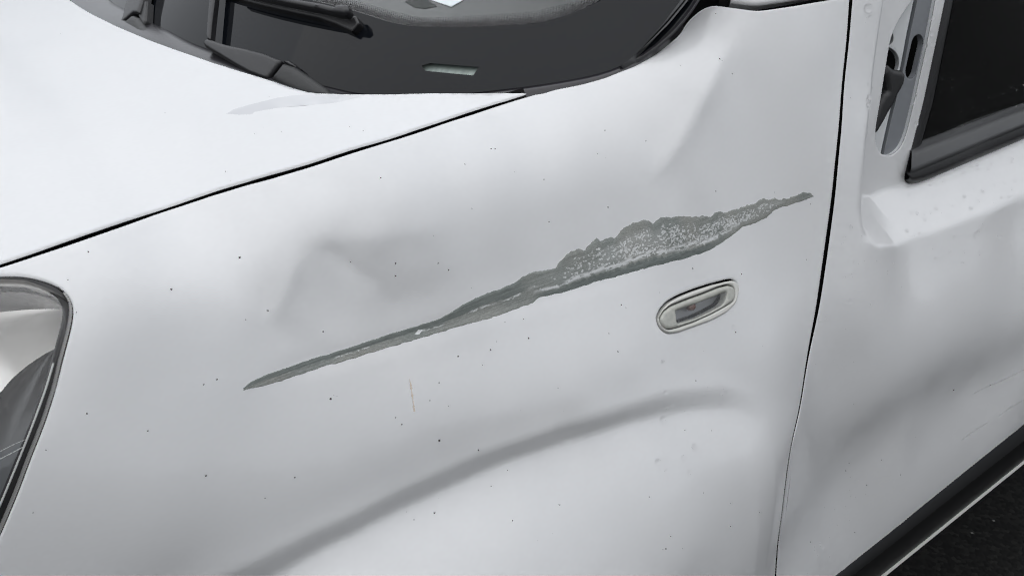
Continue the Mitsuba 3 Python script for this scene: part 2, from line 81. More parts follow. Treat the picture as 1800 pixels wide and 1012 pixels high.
    'window': np.array([0.94261,1.07104,0.93953,1.0605,0.93661,1.04991,0.93384,1.03924,0.93105,1.02854,0.92837,1.01777,0.92583,1.00692,0.92341,0.99599,0.92109,0.98498,0.91883,0.97388,0.91655,0.96272,0.91425,0.95148,0.91189,0.94019,0.90912,0.92893,0.90569,0.9178,0.90217,0.90663,0.89851,0.89544,0.89462,0.88427,0.8904,0.87315,0.88582,0.86211,0.88276,0.85385,0.88555,0.84956,0.89238,0.84736,0.90464,0.8463,0.9168,0.84653,0.92917,0.84705,0.94187,0.84774,0.95522,0.84828,0.96941,0.84863,0.98453,0.84876,1.00043,0.84874,1.01667,0.8487,1.03269,0.84882,1.04815,0.84918,1.06307,0.84978,1.07768,0.85053,1.09221,0.85136,1.10684,0.85224,1.12168,0.85312,1.13684,0.85397,1.15236,0.85487,1.16829,0.85579,1.18469,0.85667,1.20148,0.85752,1.21861,0.85837,1.23609,0.85922,1.25403,0.86003,1.27256,0.86079,1.29166,0.86151,1.31116,0.86222,1.33092,0.86296,1.35093,0.86374,1.31868,1.04609]).reshape(-1, 2),
    'glass_left': np.array([0.9639,1.06949,0.96257,1.06482,0.96128,1.06014,0.96003,1.05545,0.95881,1.05074,0.95763,1.04602,0.95647,1.04129,0.95535,1.03654,0.95426,1.03178,0.9532,1.027,0.95217,1.02221,0.95116,1.0174,0.95018,1.01257,0.94922,1.00773,0.94829,1.00287,0.94737,0.998,0.94647,0.9931,0.94558,0.9882,0.9447,0.98327,0.94383,0.97833,0.94297,0.97337,0.9421,0.9684,0.94124,0.96342,0.94036,0.95842,0.93947,0.95341,0.93856,0.94838,0.93764,0.94335,0.93669,0.93831,0.93571,0.93325,0.93464,0.92821,0.93277,0.92338,0.93088,0.91855,0.92896,0.91372,0.92701,0.90889,0.92503,0.90405,0.92301,0.89922,0.92096,0.8944,0.91886,0.88958,0.91672,0.88476,0.91453,0.87996]).reshape(-1, 2),
    'band_up': np.array([0.89094,0.88403,0.89898,0.88505,0.90748,0.88561,0.91615,0.88614,0.92504,0.88663,0.93416,0.88708,0.94356,0.88749,0.95325,0.88784,0.96329,0.88813,0.97367,0.88836,0.9844,0.88853,0.99543,0.88866,1.00663,0.88878,1.01786,0.88893,1.02898,0.88914,1.03993,0.88944,1.05071,0.8898,1.06142,0.89022,1.07217,0.89066,1.08305,0.8911,1.09406,0.89154,1.10519,0.89199,1.11643,0.89244,1.12778,0.8929,1.13927,0.89336,1.15093,0.8938,1.16278,0.89424,1.17481,0.89467,1.18703,0.8951,1.19943,0.89552,1.212,0.89594,1.22474,0.89636,1.23769,0.89678,1.2509,0.89718,1.26441,0.89755,1.27826,0.8979,1.2924,0.89822,1.30676,0.89855,1.32127,0.89889,1.33591,0.89925]).reshape(-1, 2),
    'band_low': np.array([0.87414,0.86366,0.88271,0.86387,0.8911,0.86457,0.89961,0.86526,0.90826,0.86593,0.91709,0.86657,0.92614,0.86717,0.93544,0.86773,0.94504,0.86823,0.955,0.86866,0.96537,0.869,0.9762,0.86925,0.98746,0.86941,0.99906,0.86952,1.01082,0.86963,1.02254,0.8698,1.03405,0.87006,1.04527,0.87045,1.05625,0.87093,1.06712,0.87148,1.07803,0.87206,1.08903,0.87265,1.10011,0.87325,1.11128,0.87387,1.12257,0.87448,1.13405,0.87506,1.14571,0.87562,1.15759,0.87618,1.1697,0.87671,1.18204,0.87723,1.19459,0.87774,1.20734,0.87824,1.22028,0.87875,1.23343,0.87924,1.24683,0.87972,1.26055,0.88018,1.27464,0.8806,1.28905,0.88099,1.30371,0.88138,1.31855,0.88178]).reshape(-1, 2),
    'slot': np.array([0.8983,0.99622,0.89142,0.97015]).reshape(-1, 2),
    'seam_line': np.array([0.89336,1.04164,0.88429,1.00888,0.87603,0.97134,0.86481,0.93281,0.85063,0.88302,0.84629,0.86829]).reshape(-1, 2),
    'hole1': np.array([0.86018,1.00478]).reshape(-1, 2),
    'hole2': np.array([0.85635,0.9799]).reshape(-1, 2),
    'plug': np.array([0.85106,0.9808,0.86013,0.97406,0.86773,0.97206,0.87378,0.97108,0.87898,0.96636,0.87749,0.95794,0.87269,0.9514,0.86772,0.94667,0.86382,0.93942,0.85381,0.92881,0.84878,0.92233,0.84357,0.9171,0.83823,0.91191,0.83161,0.91297,0.83494,0.92853,0.84177,0.94234,0.84845,0.9503,0.85347,0.95261,0.85149,0.96106,0.84799,0.97191]).reshape(-1, 2),
    'win_left': np.array([0.94261,1.07104,0.94005,1.06234,0.93761,1.0536,0.93527,1.04481,0.933,1.03599,0.93069,1.02714,0.92848,1.01824,0.92637,1.00929,0.92434,1.00028,0.92239,0.99121,0.9205,0.98209,0.91863,0.97291,0.91675,0.96369,0.91485,0.95442,0.91292,0.94511,0.91095,0.93575,0.90838,0.92652,0.90554,0.91731,0.90264,0.90809,0.89964,0.89885,0.89651,0.88961,0.89319,0.8804,0.88963,0.87123,0.88582,0.86211]).reshape(-1, 2),
    'win_low': np.array([0.88276,0.85385,0.88826,0.84869,0.89756,0.84685,0.907,0.84635,0.91642,0.84653,0.92596,0.84685,0.93562,0.84742,0.94561,0.84791,0.95602,0.84831,0.96694,0.84858,0.97842,0.84873,0.99042,0.84876,1.00282,0.84873,1.01537,0.8487,1.02781,0.84876,1.03995,0.84896,1.05173,0.84931,1.0632,0.84978,1.0745,0.85036,1.08572,0.85098,1.09696,0.85164,1.10829,0.85232,1.11974,0.853,1.13138,0.85367,1.14325,0.85432,1.15531,0.85504,1.16764,0.85575,1.18026,0.85644,1.19311,0.8571,1.20618,0.85776,1.21946,0.85842,1.23294,0.85907,1.24668,0.8597,1.26074,0.86032,1.27518,0.86089,1.28994,0.86144,1.30494,0.86199,1.32013,0.86255,1.33546,0.86314,1.35093,0.86374]).reshape(-1, 2),
    'fender_specks': np.array([0.15228,0.9474,0.00084,0.1576,0.9159,0.00076,0.14278,0.91445,0.00045,0.1888,0.89434,0.00062,0.21763,0.93392,0.00058,0.24674,0.92742,0.00063,0.24507,0.91906,0.00059,0.27793,0.92008,0.0008,0.28528,0.91325,0.00061,0.30115,0.8961,0.00041,0.31733,0.94772,0.00041,0.38208,0.92419,0.00053,0.27881,0.93889,0.0004,0.33739,0.86413,0.00055,0.33595,0.85162,0.00068,0.30891,0.85678,0.00042,0.30213,0.85295,0.00066,0.27568,0.85594,0.00065,0.25572,0.84398,0.00056,0.18081,0.8537,0.00078,0.18372,0.85542,0.00031,0.18524,0.8541,0.00031,0.2454,0.83511,0.00064,0.25737,0.82796,0.00057,0.29196,0.84556,0.0005,0.32107,0.86629,0.00046,0.11488,0.88745,0.00067,0.10638,0.88739,0.00052,0.09257,0.83712,0.00083,0.14461,0.8143,0.0007,0.1234,0.80882,0.00054,0.21907,0.83084,0.0006,0.22196,0.82544,0.00064,0.24508,0.80727,0.00089,0.27211,0.79143,0.00067,0.2156,0.75853,0.00063,0.21811,0.75331,0.00055,0.23315,0.75381,0.00084,0.27895,0.75856,0.00056,0.29528,0.76441,0.00043,0.28368,0.7366,0.00052,0.32473,0.73324,0.00058,0.32356,0.734,0.00044,0.27561,0.85577,0.00041,0.34646,0.81442,0.00043,0.10556,0.94189,0.00071,0.06849,0.87454,0.00073,0.04078,0.89481,0.00051,0.0163,0.88205,0.00044,0.00128,0.8497,0.00048,0.05339,0.96003,0.00048,0.05164,0.94566,0.00036,0.06918,0.96903,0.0006,0.3881,0.95353,0.00062,0.5557,0.91435,0.00077,0.44125,0.92257,0.00065,0.67261,0.87974,0.00074,0.63146,0.8978,0.00055,0.51106,0.85966,0.00074,0.56565,0.84173,0.00068,0.65951,0.83046,0.00057,0.47025,0.85014,0.00057,0.42804,0.85145,0.0006,0.43144,0.84851,0.00051,0.40666,0.83648,0.00072,0.40927,0.82263,0.00082,0.48324,0.77617,0.00059,0.54023,0.79994,0.00077,0.46031,0.89958,0.00066,0.59548,1.01722,0.0008,0.59696,1.01573,0.00053,0.60608,1.00377,0.00075,0.55766,1.01495,0.00057,0.46224,0.97642,0.00067,0.49626,0.96422,0.00068,0.44559,0.96211,0.00056,0.35596,0.97912,0.0007,0.3593,0.97858,0.0007,0.32701,0.97445,0.00064,0.25591,0.97962,0.00064,0.36522,0.96302,0.00043,0.44082,0.9231,0.00046,0.6176,1.05094,0.00066,0.45912,0.74336,0.00059,0.48761,0.73311,0.0005,0.40056,0.71506,0.00057,0.40346,0.67317,0.00073,0.40065,0.67384,0.00048,0.41099,0.68042,0.00058,0.4856,0.65127,0.00074,0.488,0.67259,0.00057,0.52576,0.6457,0.0006,0.45717,0.69592,0.0005,0.42055,0.6659,0.00049]).reshape(-1, 3),
    'door_specks': np.array([0.71531,0.66598,0.00076,0.90949,0.61253,0.00136,0.98318,0.59501,0.00104,0.73819,0.57734,0.00082,0.7363,0.56735,0.00082,0.76693,0.53925,0.00092,0.78258,0.56862,0.0007,0.84257,0.57427,0.00073,0.67379,0.50737,0.00088,0.75888,0.47627,0.00088,0.81603,0.53715,0.00073,0.74438,0.96583,0.0006]).reshape(-1, 3),
    'fender_drops': np.array([0.44534,0.77973,0.00143,0.446,0.76704,0.00192,0.45229,0.76742,0.00193,0.44081,0.75762,0.0024,0.47823,0.76069,0.00198,0.48907,0.76081,0.0015,0.50841,0.75866,0.00203,0.51617,0.75628,0.00205,0.50755,0.75076,0.00179,0.4664,0.75633,0.00123,0.46204,0.73015,0.00197,0.44652,0.72773,0.00171,0.41989,0.73409,0.0019,0.44799,0.71646,0.00147,0.42464,0.72547,0.00144,0.49458,0.76611,0.00125,0.47668,0.77472,0.00098,0.45265,0.80179,0.00095,0.48439,0.78489,0.00123,0.45196,0.80184,0.00119,0.5008,0.79669,0.0015,0.53931,0.80495,0.00154]).reshape(-1, 3),
    'door_drops': np.array([0.78571,1.04341,0.00374,0.78663,1.03505,0.0025,0.77299,0.96281,0.00309,0.70446,0.78132,0.0024,0.67844,0.73648,0.0021,0.6734,0.7718,0.00177,0.6931,0.74771,0.00181,0.66548,0.77205,0.00146,0.65797,0.71128,0.00179,0.63607,0.70199,0.00147,0.68324,0.49496,0.00118,0.75625,0.54857,0.0009,0.77178,0.53634,0.00115,0.75423,0.49649,0.00196,0.72457,0.52152,0.00091,0.73539,0.49227,0.00094,0.72938,0.49753,0.00199,0.69673,0.48983,0.00084,0.72758,0.51205,0.00125,0.68227,0.49072,0.00169,0.74199,0.52276,0.00125,0.70773,0.47754,0.00115,0.75641,0.53684,0.00192,0.7273,0.51998,0.00202,0.73754,0.46418,0.00175,0.72976,0.48576,0.00168,0.74997,0.53621,0.00132,0.70102,0.48374,0.00185,0.7302,0.50439,0.00204,0.66159,0.47679,0.00101,0.69661,0.48998,0.00153,0.73987,0.51141,0.00136,0.75389,0.54998,0.00201,0.67169,0.50531,0.00104,0.70927,0.4793,0.00094,0.69148,0.47992,0.0015,0.76569,0.51106,0.001,0.7065,0.48127,0.00092,0.75129,0.55671,0.002,0.71616,0.46627,0.00172,0.67869,0.48701,0.00132,0.7105,0.49954,0.00171,0.71802,0.47614,0.00105,0.75371,0.51959,0.00113,0.72713,0.48256,0.00133,0.74708,0.49639,0.00207,0.72325,0.49705,0.00189,0.76126,0.52042,0.00179,0.7238,0.48242,0.00092,0.75327,0.54876,0.00189,0.76822,0.53679,0.00161,0.71576,0.48871,0.00147,0.74929,0.46884,0.00176,0.75959,0.55153,0.00205,0.75106,0.51761,0.00091,0.77792,0.51788,0.00108,0.75138,0.4802,0.00175,0.73888,0.4853,0.00122,0.73935,0.49507,0.0018,0.73107,0.53919,0.00095,0.65476,0.50245,0.0008,0.74659,0.53749,0.0016,0.68265,0.45566,0.00162,0.70008,0.45712,0.00136,0.69406,0.48822,0.00147,0.75329,0.52397,0.00147,0.74953,0.52924,0.00196,0.70419,0.53415,0.00089,0.73303,0.52837,0.00152,0.74104,0.50547,0.00203,0.76539,0.52725,0.00188,0.74368,0.55791,0.00168,0.73482,0.54271,0.00195,0.68417,0.47955,0.00106,0.74988,0.49361,0.00111,0.73875,0.51656,0.00171,0.71781,0.46119,0.00095,0.75318,0.50692,0.00157,0.74707,0.4728,0.00121,0.74438,0.5176,0.00185,0.69961,0.78127,0.00179,0.72028,0.81618,0.00116,0.69873,0.80596,0.00129,0.71572,0.81785,0.00192,0.71191,0.85257,0.00109,0.71628,0.84956,0.00127,0.71768,0.79502,0.00107,0.69583,0.78874,0.00114,0.73737,0.81726,0.00097,0.70919,0.80617,0.00173,0.7121,0.78945,0.00113,0.72434,0.85601,0.00111,0.70623,0.84277,0.00146,0.70065,0.8055,0.00163,0.6958,0.75589,0.00099,0.7242,0.80324,0.00141,0.72664,0.81535,0.00122,0.72346,0.84267,0.0015,0.71108,0.82249,0.00181,0.78623,0.84067,0.00173,0.74829,0.8113,0.00127,0.72834,0.77321,0.00101,0.70431,0.83099,0.00141,0.70338,0.83755,0.0011,0.6984,0.8164,0.00114,0.71666,0.85101,0.00146,0.71712,0.83328,0.00116,0.71211,0.80808,0.00188,0.72919,0.83915,0.00097,0.7269,0.82438,0.0013,0.70536,0.69341,0.00171,0.68631,0.72089,0.00167,0.71244,0.71945,0.00101,0.70116,0.69093,0.00177,0.65003,0.73516,0.00116,0.69372,0.69485,0.00135,0.68969,0.71993,0.00143,0.69659,0.68645,0.001,0.6594,0.72476,0.00108,0.685,0.72418,0.00147,0.70823,0.72571,0.0017,0.6563,0.72792,0.00123,0.68309,0.72281,0.00149,0.71003,0.71552,0.00097,0.95017,0.81619,0.00198,1.09682,0.83884,0.00153,1.0478,0.82182,0.00153,0.84802,0.81079,0.00154,0.92069,0.84132,0.00152,1.02288,0.8394,0.00131,0.83603,0.81641,0.0013,0.87184,0.81858,0.00164,0.92698,0.82205,0.00113,1.01685,0.84299,0.00114,1.09064,0.83639,0.00177,0.98388,0.8275,0.00103,1.02746,0.84276,0.00185,0.95669,0.8254,0.00191,0.83383,0.81585,0.00183,1.04064,0.8371,0.00162,0.86098,0.82624,0.00151,0.86871,0.82465,0.00187,0.83837,0.81108,0.00092,1.05349,0.8396,0.00116,1.05226,0.81592,0.00164,1.01947,0.81317,0.00152,1.06842,0.82056,0.00199,0.98966,0.8415,0.0014,1.03451,0.81123,0.00136,0.87721,0.82255,0.00128,0.89958,0.82374,0.00162,0.97301,0.81884,0.00175,1.02663,0.82314,0.00151,0.90841,0.83707,0.00126,0.94393,0.84096,0.00124,0.88776,0.82224,0.00142,0.99573,0.82322,0.00175,0.87845,0.8391,0.00135,0.88887,0.78322,0.00155,0.99225,0.78073,0.00138,0.86451,0.78167,0.00164,0.79507,0.77158,0.00126,0.9641,0.7835,0.002,0.95299,0.79828,0.00197,0.89167,0.78385,0.00113,0.76912,0.78874,0.00165,0.86472,0.7939,0.00165,0.94298,0.77034,0.0024,0.76762,0.79387,0.00169,0.99051,0.77686,0.00255,0.95596,0.79625,0.00277,0.91472,0.77801,0.00155,1.01506,0.75948,0.00183,0.90269,0.79648,0.00232,0.9412,0.79083,0.0025,0.90861,0.76684,0.00243,0.80352,0.79144,0.00226,0.78072,0.79844,0.00231,0.99338,0.78776,0.00178,0.78317,0.79814,0.00104,0.92227,0.77779,0.00138,0.99828,0.77904,0.00223,0.94682,0.79175,0.00247,0.87902,0.78141,0.00131,0.91372,1.00553,0.00202,0.90704,0.97883,0.00205,0.91606,0.98529,0.00186,0.90208,0.91141,0.00175,0.90312,0.95217,0.00137,0.91246,0.97047,0.00134,0.91538,0.99415,0.0018,0.89949,0.91174,0.0023,0.90604,0.99362,0.0018,0.89454,0.93572,0.00213,0.91094,1.02008,0.00138,0.90751,0.94038,0.00158,0.91498,1.02179,0.00159,0.90918,0.96362,0.00168,0.89514,0.91856,0.00177,0.89419,0.94342,0.0016,0.77687,1.00594,0.00112,0.81968,0.91768,0.002,0.77861,1.01732,0.00138,0.82664,0.95876,0.0017,0.76984,0.96118,0.00167,0.76846,0.95372,0.00185,0.77422,0.97448,0.00109,0.78288,1.03464,0.001,0.8148,0.89266,0.00195,0.82241,0.90789,0.00122,0.7695,0.95647,0.00198,0.78419,1.02215,0.00099]).reshape(-1, 3),
    'rust': np.array([0.23602,0.8517,0.0004,0.23593,0.84915,0.0004,0.2353,0.84563,0.0004,0.23472,0.84281,0.0004,0.23413,0.83924,0.0004,0.23344,0.83529,0.0004,0.2328,0.83128,0.0004]).reshape(-1, 3),
    'lamp': np.array([0.46595,0.8269,0.00048,0.5505,0.83099,0.00052,0.50768,0.83032,0.0005,0.50889,0.8444,0.0005,0.50908,0.81599,0.0005]).reshape(-1, 3),
    'chip': np.array([0.25287,0.8777,0.0004]).reshape(-1, 3),
    'door_mark0': np.array([0.95549,0.5919,0.00078,0.9777,0.59471,0.00079,1.00289,0.5952,0.00081,1.04588,0.59811,0.00083,1.11041,0.58945,0.00087]).reshape(-1, 3),
    'door_mark1': np.array([0.93988,0.53366,0.00079,0.96201,0.53891,0.0008,0.9849,0.54277,0.00081]).reshape(-1, 3),
    'door_mark2': np.array([1.00482,0.5462,0.00082,1.02519,0.55184,0.00083,1.05614,0.55322,0.00085,1.11659,0.54127,0.00089]).reshape(-1, 3),
    'hood_specks': np.array([0.17295,0.15345,0.00071,0.22357,0.1715,0.00075,0.21715,0.18927,0.00054,0.17084,0.13843,0.00049,0.20809,0.18616,0.00045,0.27241,0.13655,0.0006,0.26707,0.14763,0.00048,0.29969,0.1606,0.00054,0.17428,0.2911,0.00055,0.24224,0.23803,0.00058,0.17014,0.66605,0.00074]).reshape(-1, 3),
    'door_low': np.array([0.69494,0.42913,0.7275,0.42113,0.75098,0.42313,0.76978,0.43006,0.78678,0.43885,0.80378,0.44774,0.82271,0.45511,0.84612,0.45902,0.87377,0.46002,0.90087,0.46207,0.92547,0.46655,0.94849,0.47257,0.97035,0.47972,0.99147,0.48763,1.01329,0.4953,1.03807,0.50135,1.06952,0.50371,1.10826,0.50239,1.14549,0.50279,1.18163,0.50452,1.21918,0.5062,1.25834,0.50774,1.29888,0.50934,1.34049,0.51117]).reshape(-1, 2),
    'trim_low': np.array([0.71138,0.4011,0.74069,0.39659,0.76237,0.40056,0.78111,0.40763,0.79912,0.41555,0.8181,0.42277,0.84011,0.42758,0.86665,0.42899,0.89483,0.42965,0.92077,0.43271,0.9446,0.43786,0.9672,0.44427,0.98902,0.45152,1.01108,0.45885,1.0356,0.46479,1.06493,0.46799,1.09815,0.46929,1.13154,0.47115,1.16477,0.47373,1.20099,0.47522,1.23972,0.47601,1.27991,0.47678,1.32124,0.47771,1.36386,0.47876]).reshape(-1, 2),
    'sill_up': np.array([0.75846,0.35153,0.7738,0.35493,0.788,0.35968,0.80186,0.36491,0.81634,0.36956,0.83184,0.37338,0.84889,0.37596,0.86761,0.37728,0.8872,0.37816,0.90638,0.3797,0.92453,0.38238,0.94171,0.38609,0.95814,0.39059,0.97406,0.39565,0.98975,0.40102,1.00551,0.40647,1.0218,0.41164,1.03916,0.4162,1.05795,0.41994,1.078,0.42303,1.09875,0.4259,1.11969,0.4289,1.14081,0.43202,1.16274,0.43489]).reshape(-1, 2),
    'sill_low': np.array([0.94442,0.1802,0.97306,0.18074,1.00238,0.1813,1.03241,0.18186,1.06284,0.18282,1.09397,0.18385,1.12585,0.18491,1.15851,0.18599,1.19198,0.1871,1.2263,0.18824,1.26149,0.1894,1.29759,0.1906,1.33463,0.19183,1.37266,0.19309,1.41171,0.19439,1.45182,0.19572,1.49297,0.19714,1.53522,0.19866,1.57865,0.20022,1.62333,0.20182,1.66931,0.20348,1.71664,0.20518,1.76539,0.20693,1.81563,0.20873]).reshape(-1, 2),
}

# ---- body surfaces: the car's side skin is y = S(x, z), built by integrating the lean of the panel up from a waist line ----
CAM = np.array([0.0, -0.43, 1.15])
XG = np.arange(-0.22, 1.9001, 0.0025); ZG = np.arange(0.12, 1.4001, 0.0025)
ZREF = 0.80

def sstep(a, b, x):
    t = np.clip((x - a) / (b - a), 0, 1)
    return t * t * (3 - 2 * t)

def waist(x):                                   # plan curve of the flank: straight along the door, bowing in to the nose
    return 0.22 * np.maximum(0, 0.42 - x) ** 2

def curve(name, x):                             # z of a named body line at x (lines are tables of x, z)
    c = T[name]
    return np.interp(x, c[:, 0], c[:, 1])

def lean_field():
    c = T['lean']
    xs, zs = np.arange(-0.24, 1.93, 0.01), np.arange(0.10, 1.43, 0.01)
    X, Z = np.meshgrid(xs, zs, indexing='ij')
    res = c[:, 2] - lean_step(c[:, 0], c[:, 1])          # what the creases already give is taken off first
    r = RBFInterpolator(c[:, :2], res, kernel='linear', smoothing=0.005, neighbors=60)
    q = np.column_stack([np.clip(X.ravel(), -0.05, 1.26), np.clip(Z.ravel(), 0.27, 1.2)])
    g = r(q).reshape(X.shape)
    g = gaussian_filter(g, 0.5)
    F = RectBivariateSpline(xs, zs, g, kx=3, ky=3)
    return F

def relax(m, xs, zs):
    """The smoothest skin whose slope dy/dz follows m: least squares, with a penalty on waviness along the car."""
    nx, nz = m.shape; hx, hz = xs[1] - xs[0], zs[1] - zs[0]
    I = np.arange(nx * nz).reshape(nx, nz)
    X, Z = np.meshgrid(xs, zs, indexing='ij')
    w = np.where(Z < curve('top_z', X) + 0.006 + 0.5 * np.maximum(0, X - 0.40), 1.0, 0.04)[:, 1:]
    a, b = I[:, :-1].ravel(), I[:, 1:].ravel(); n = len(a); r = np.arange(n); wv = w.ravel()
    A1 = sp.csr_matrix((np.concatenate([-wv, wv]) / hz, (np.concatenate([r, r]), np.concatenate([a, b]))), shape=(n, nx * nz))
    r1 = wv * (0.5 * (m[:, 1:] + m[:, :-1])).ravel()
    c0, c1, c2 = I[:-2].ravel(), I[1:-1].ravel(), I[2:].ravel(); n2 = len(c0); r = np.arange(n2); o = slack(X, Z)[1:-1].ravel() ** 0.5 * RELAX ** 0.5 / hx ** 2
    A2 = sp.csr_matrix((np.concatenate([o, -2 * o, o]), (np.concatenate([r, r, r]), np.concatenate([c0, c1, c2]))), shape=(n2, nx * nz))
    k = int(np.argmin(abs(zs - ZREF))); n3 = nx; o3 = np.full(n3, 20.0)
    A3 = sp.csr_matrix((o3, (np.arange(n3), I[:, k])), shape=(n3, nx * nz))
    N = (A1.T @ A1 + A2.T @ A2 + A3.T @ A3).tocsc(); rhs = A1.T @ r1 + A3.T @ (o3 * waist(xs))
    return spsolve(N, rhs).reshape(nx, nz)
RELAX = 2e-5

def fold_sd(x, z, row):
    x0, z0, x1, z1 = row[:4]
    L = np.hypot(x1 - x0, z1 - z0)
    s = ((x - x0) * (x1 - x0) + (z - z0) * (z1 - z0)) / L ** 2
    return s, ((x - x0) * (z1 - z0) - (z - z0) * (x1 - x0)) / L

def lean_step(x, z):
    """The jump in lean (degrees) across the sharp creases of the skin: rows of x0 z0 x1 z1, jump, half width, reach."""
    h = 0.0
    for row in T['fold']:
        s, d = fold_sd(x, z, row)
        f = sstep(-0.12, 0.04, s) * (1 - sstep(0.45, 1.10, s))
        h = h + row[4] * f * 0.5 * np.tanh(d / row[5]) * np.exp(-(d / row[6]) ** 2)
    return h

def slack(x, z):
    """How stiff the skin is against bending along the car: supple at its creases."""
    w = np.ones_like(x)
    for row in T['fold']:
        s, d = fold_sd(x, z, row)
        near = np.exp(-(d / 0.018) ** 2) * sstep(-0.25, 0.0, s) * (1 - sstep(1.0, 1.3, s))
        w = np.minimum(w, 1 - 0.96 * near)
    return w

def build_side():
    xs, zs = np.arange(XG[0], XG[-1] + 0.005, 0.005), np.arange(ZG[0], ZG[-1] + 0.005, 0.005)
    F = lean_field()
    Xc, Zc = np.meshgrid(xs, zs, indexing='ij')
    pc = F(xs, zs) + lean_step(Xc, Zc)
    Yc = relax(np.tan(np.radians(np.clip(pc, -50, 70))), xs, zs)
    # the shoulder is eased so that the shut line against the hood runs fair
    Yc = Yc + CubicSpline(T['top_fix'][:, 0], T['top_fix'][:, 1])(np.clip(Xc, -0.04, 0.42)) * sstep(-0.085, -0.002, Zc - curve('top_z', Xc)) * (1 - sstep(0.42, 0.52, Xc))
    B = RectBivariateSpline(xs, zs, Yc, kx=3, ky=3)
    X, Z = np.meshgrid(XG, ZG, indexing='ij')
    Y = B(XG, ZG)
    m0 = B(XG, ZG, dy=1)
    # undercut above the wheel-arch flare
    zl, zt = curve('arch_low', X), curve('arch_top', X)
    w = np.maximum(zt - zl, 0.004)
    amp = np.interp(X, T['arch_amp'][:, 0], T['arch_amp'][:, 1])
    band = sstep(-0.10, 0.22, (Z - zl) / w) * (1 - sstep(0.62, 1.25, (Z - zl) / w))
    d = -amp * band
    for row in T['fold']:                                # and the creases themselves are sharpened
        fs, fd = fold_sd(X, Z, row)
        f = sstep(-0.10, 0.03, fs) * (1 - sstep(0.45, 1.05, fs))
        d = d + 0.55 * row[4] * f * 0.5 * (np.tanh(fd / 0.0018) - np.tanh(fd / 0.0065))
    # groove pressed in along the lower edge of the scrape
    zc = curve('groove', X)
    gx = sstep(T['groove'][0, 0], T['groove'][0, 0] + 0.06, X) * (1 - sstep(T['groove'][-1, 0] - 0.10, T['groove'][-1, 0], X))
    u = (Z - zc) / 0.004
    d = d - 9.0 * gx * u * np.exp(0.5 - 0.5 * u * u)
    e = np.tan(np.radians(np.clip(np.degrees(np.arctan(m0)) + d, -50, 72))) - m0
    cum = np.concatenate([np.zeros((len(XG), 1)), np.cumsum((e[:, 1:] + e[:, :-1]) * 0.5 * 0.0025, axis=1)], axis=1)
    k = int(round((ZREF - ZG[0]) / 0.0025))
    return RectBivariateSpline(XG, ZG, Y + cum - cum[:, k:k + 1], kx=3, ky=3)

def S(x, z):
    return SIDE.ev(np.clip(x, XG[0], XG[-1]), np.clip(z, ZG[0], ZG[-1]))

# hood: z = H(x, y); the shut line against the fender is the table 'gap' (x, y, z)
def gap_y(x):
    g = T['gap']
    return np.where(x > g[-1, 0], g[-1, 1] + (x - g[-1, 0]) * T['gap_slope'][1], np.where(x < g[0, 0], g[0, 1] + (x - g[0, 0]) * T['gap_slope'][0], np.interp(x, g[:, 0], g[:, 1])))

def gap_z(x):
    g = T['gap']
    return np.where(x > g[-1, 0], g[-1, 2] + (x - g[-1, 0]) * 0.10, np.where(x < g[0, 0], g[0, 2] + (x - g[0, 0]) * 0.2, np.interp(x, g[:, 0], g[:, 2])))

def H(x, y):
    d = y - gap_y(x)
    c = T['hood_crease']
    dc = np.interp(x, c[:, 0], c[:, 1]) - gap_y(x)             # where the bonnet's crease runs
    lo, hi = np.tan(np.radians(HOOD_A)), np.tan(np.radians(HOOD_B))
    k = 0.012
    bend = 0.5 * ((d - dc) + np.sqrt((d - dc) ** 2 + k * k)) - 0.5 * (-dc + np.sqrt(dc ** 2 + k * k))
    z = gap_z(x) + 0.0006 + lo * d + (hi - lo) * bend
    return z - 0.032 * np.maximum(0, d - 0.15) ** 2
HOOD_A, HOOD_B = 8.0, 5.0

# windscreen: x = W(y, z)
RAKE = 50.0
def W(y, z):
    return 0.25 + np.where(y < 0.80, 0.57, 0.12) * (y - 0.80) ** 2 + (z - 1.0) / np.tan(np.radians(RAKE))

# door: window recess behind the flank
DMAX = 0.040
def recess(x, z):
    zo, zi = curve('ledge_out', x), curve('ledge_in', x)
    a = (z - zo) / np.maximum(zi - zo, 0.01)
    c = T['recess_front']
    xo = np.interp(z, c[:, 1], c[:, 0])
    b = (x - xo) / 0.020
    def ramp(t, k):                                            # linear ramp 0..1 with rounded ends
        f = lambda s: 0.5 * (s + np.sqrt(s * s + k * k))
        return f(t) - f(t - 1)
    ra, rb = ramp(a, 0.06), ramp(b, 0.30)
    return DMAX * np.maximum(ra, 0) * np.maximum(rb, 0)

def DOOR(x, z):
    return S(x, z) + recess(x, z)


SIDE = build_side()

# ---------------------------------------------------------------- materials
def rgb(*c): return {'type': 'rgb', 'value': list(c) if len(c) == 3 else [c[0]] * 3}
def mat(key, d): scene[key] = {'type': 'twosided', 'bsdf': d}

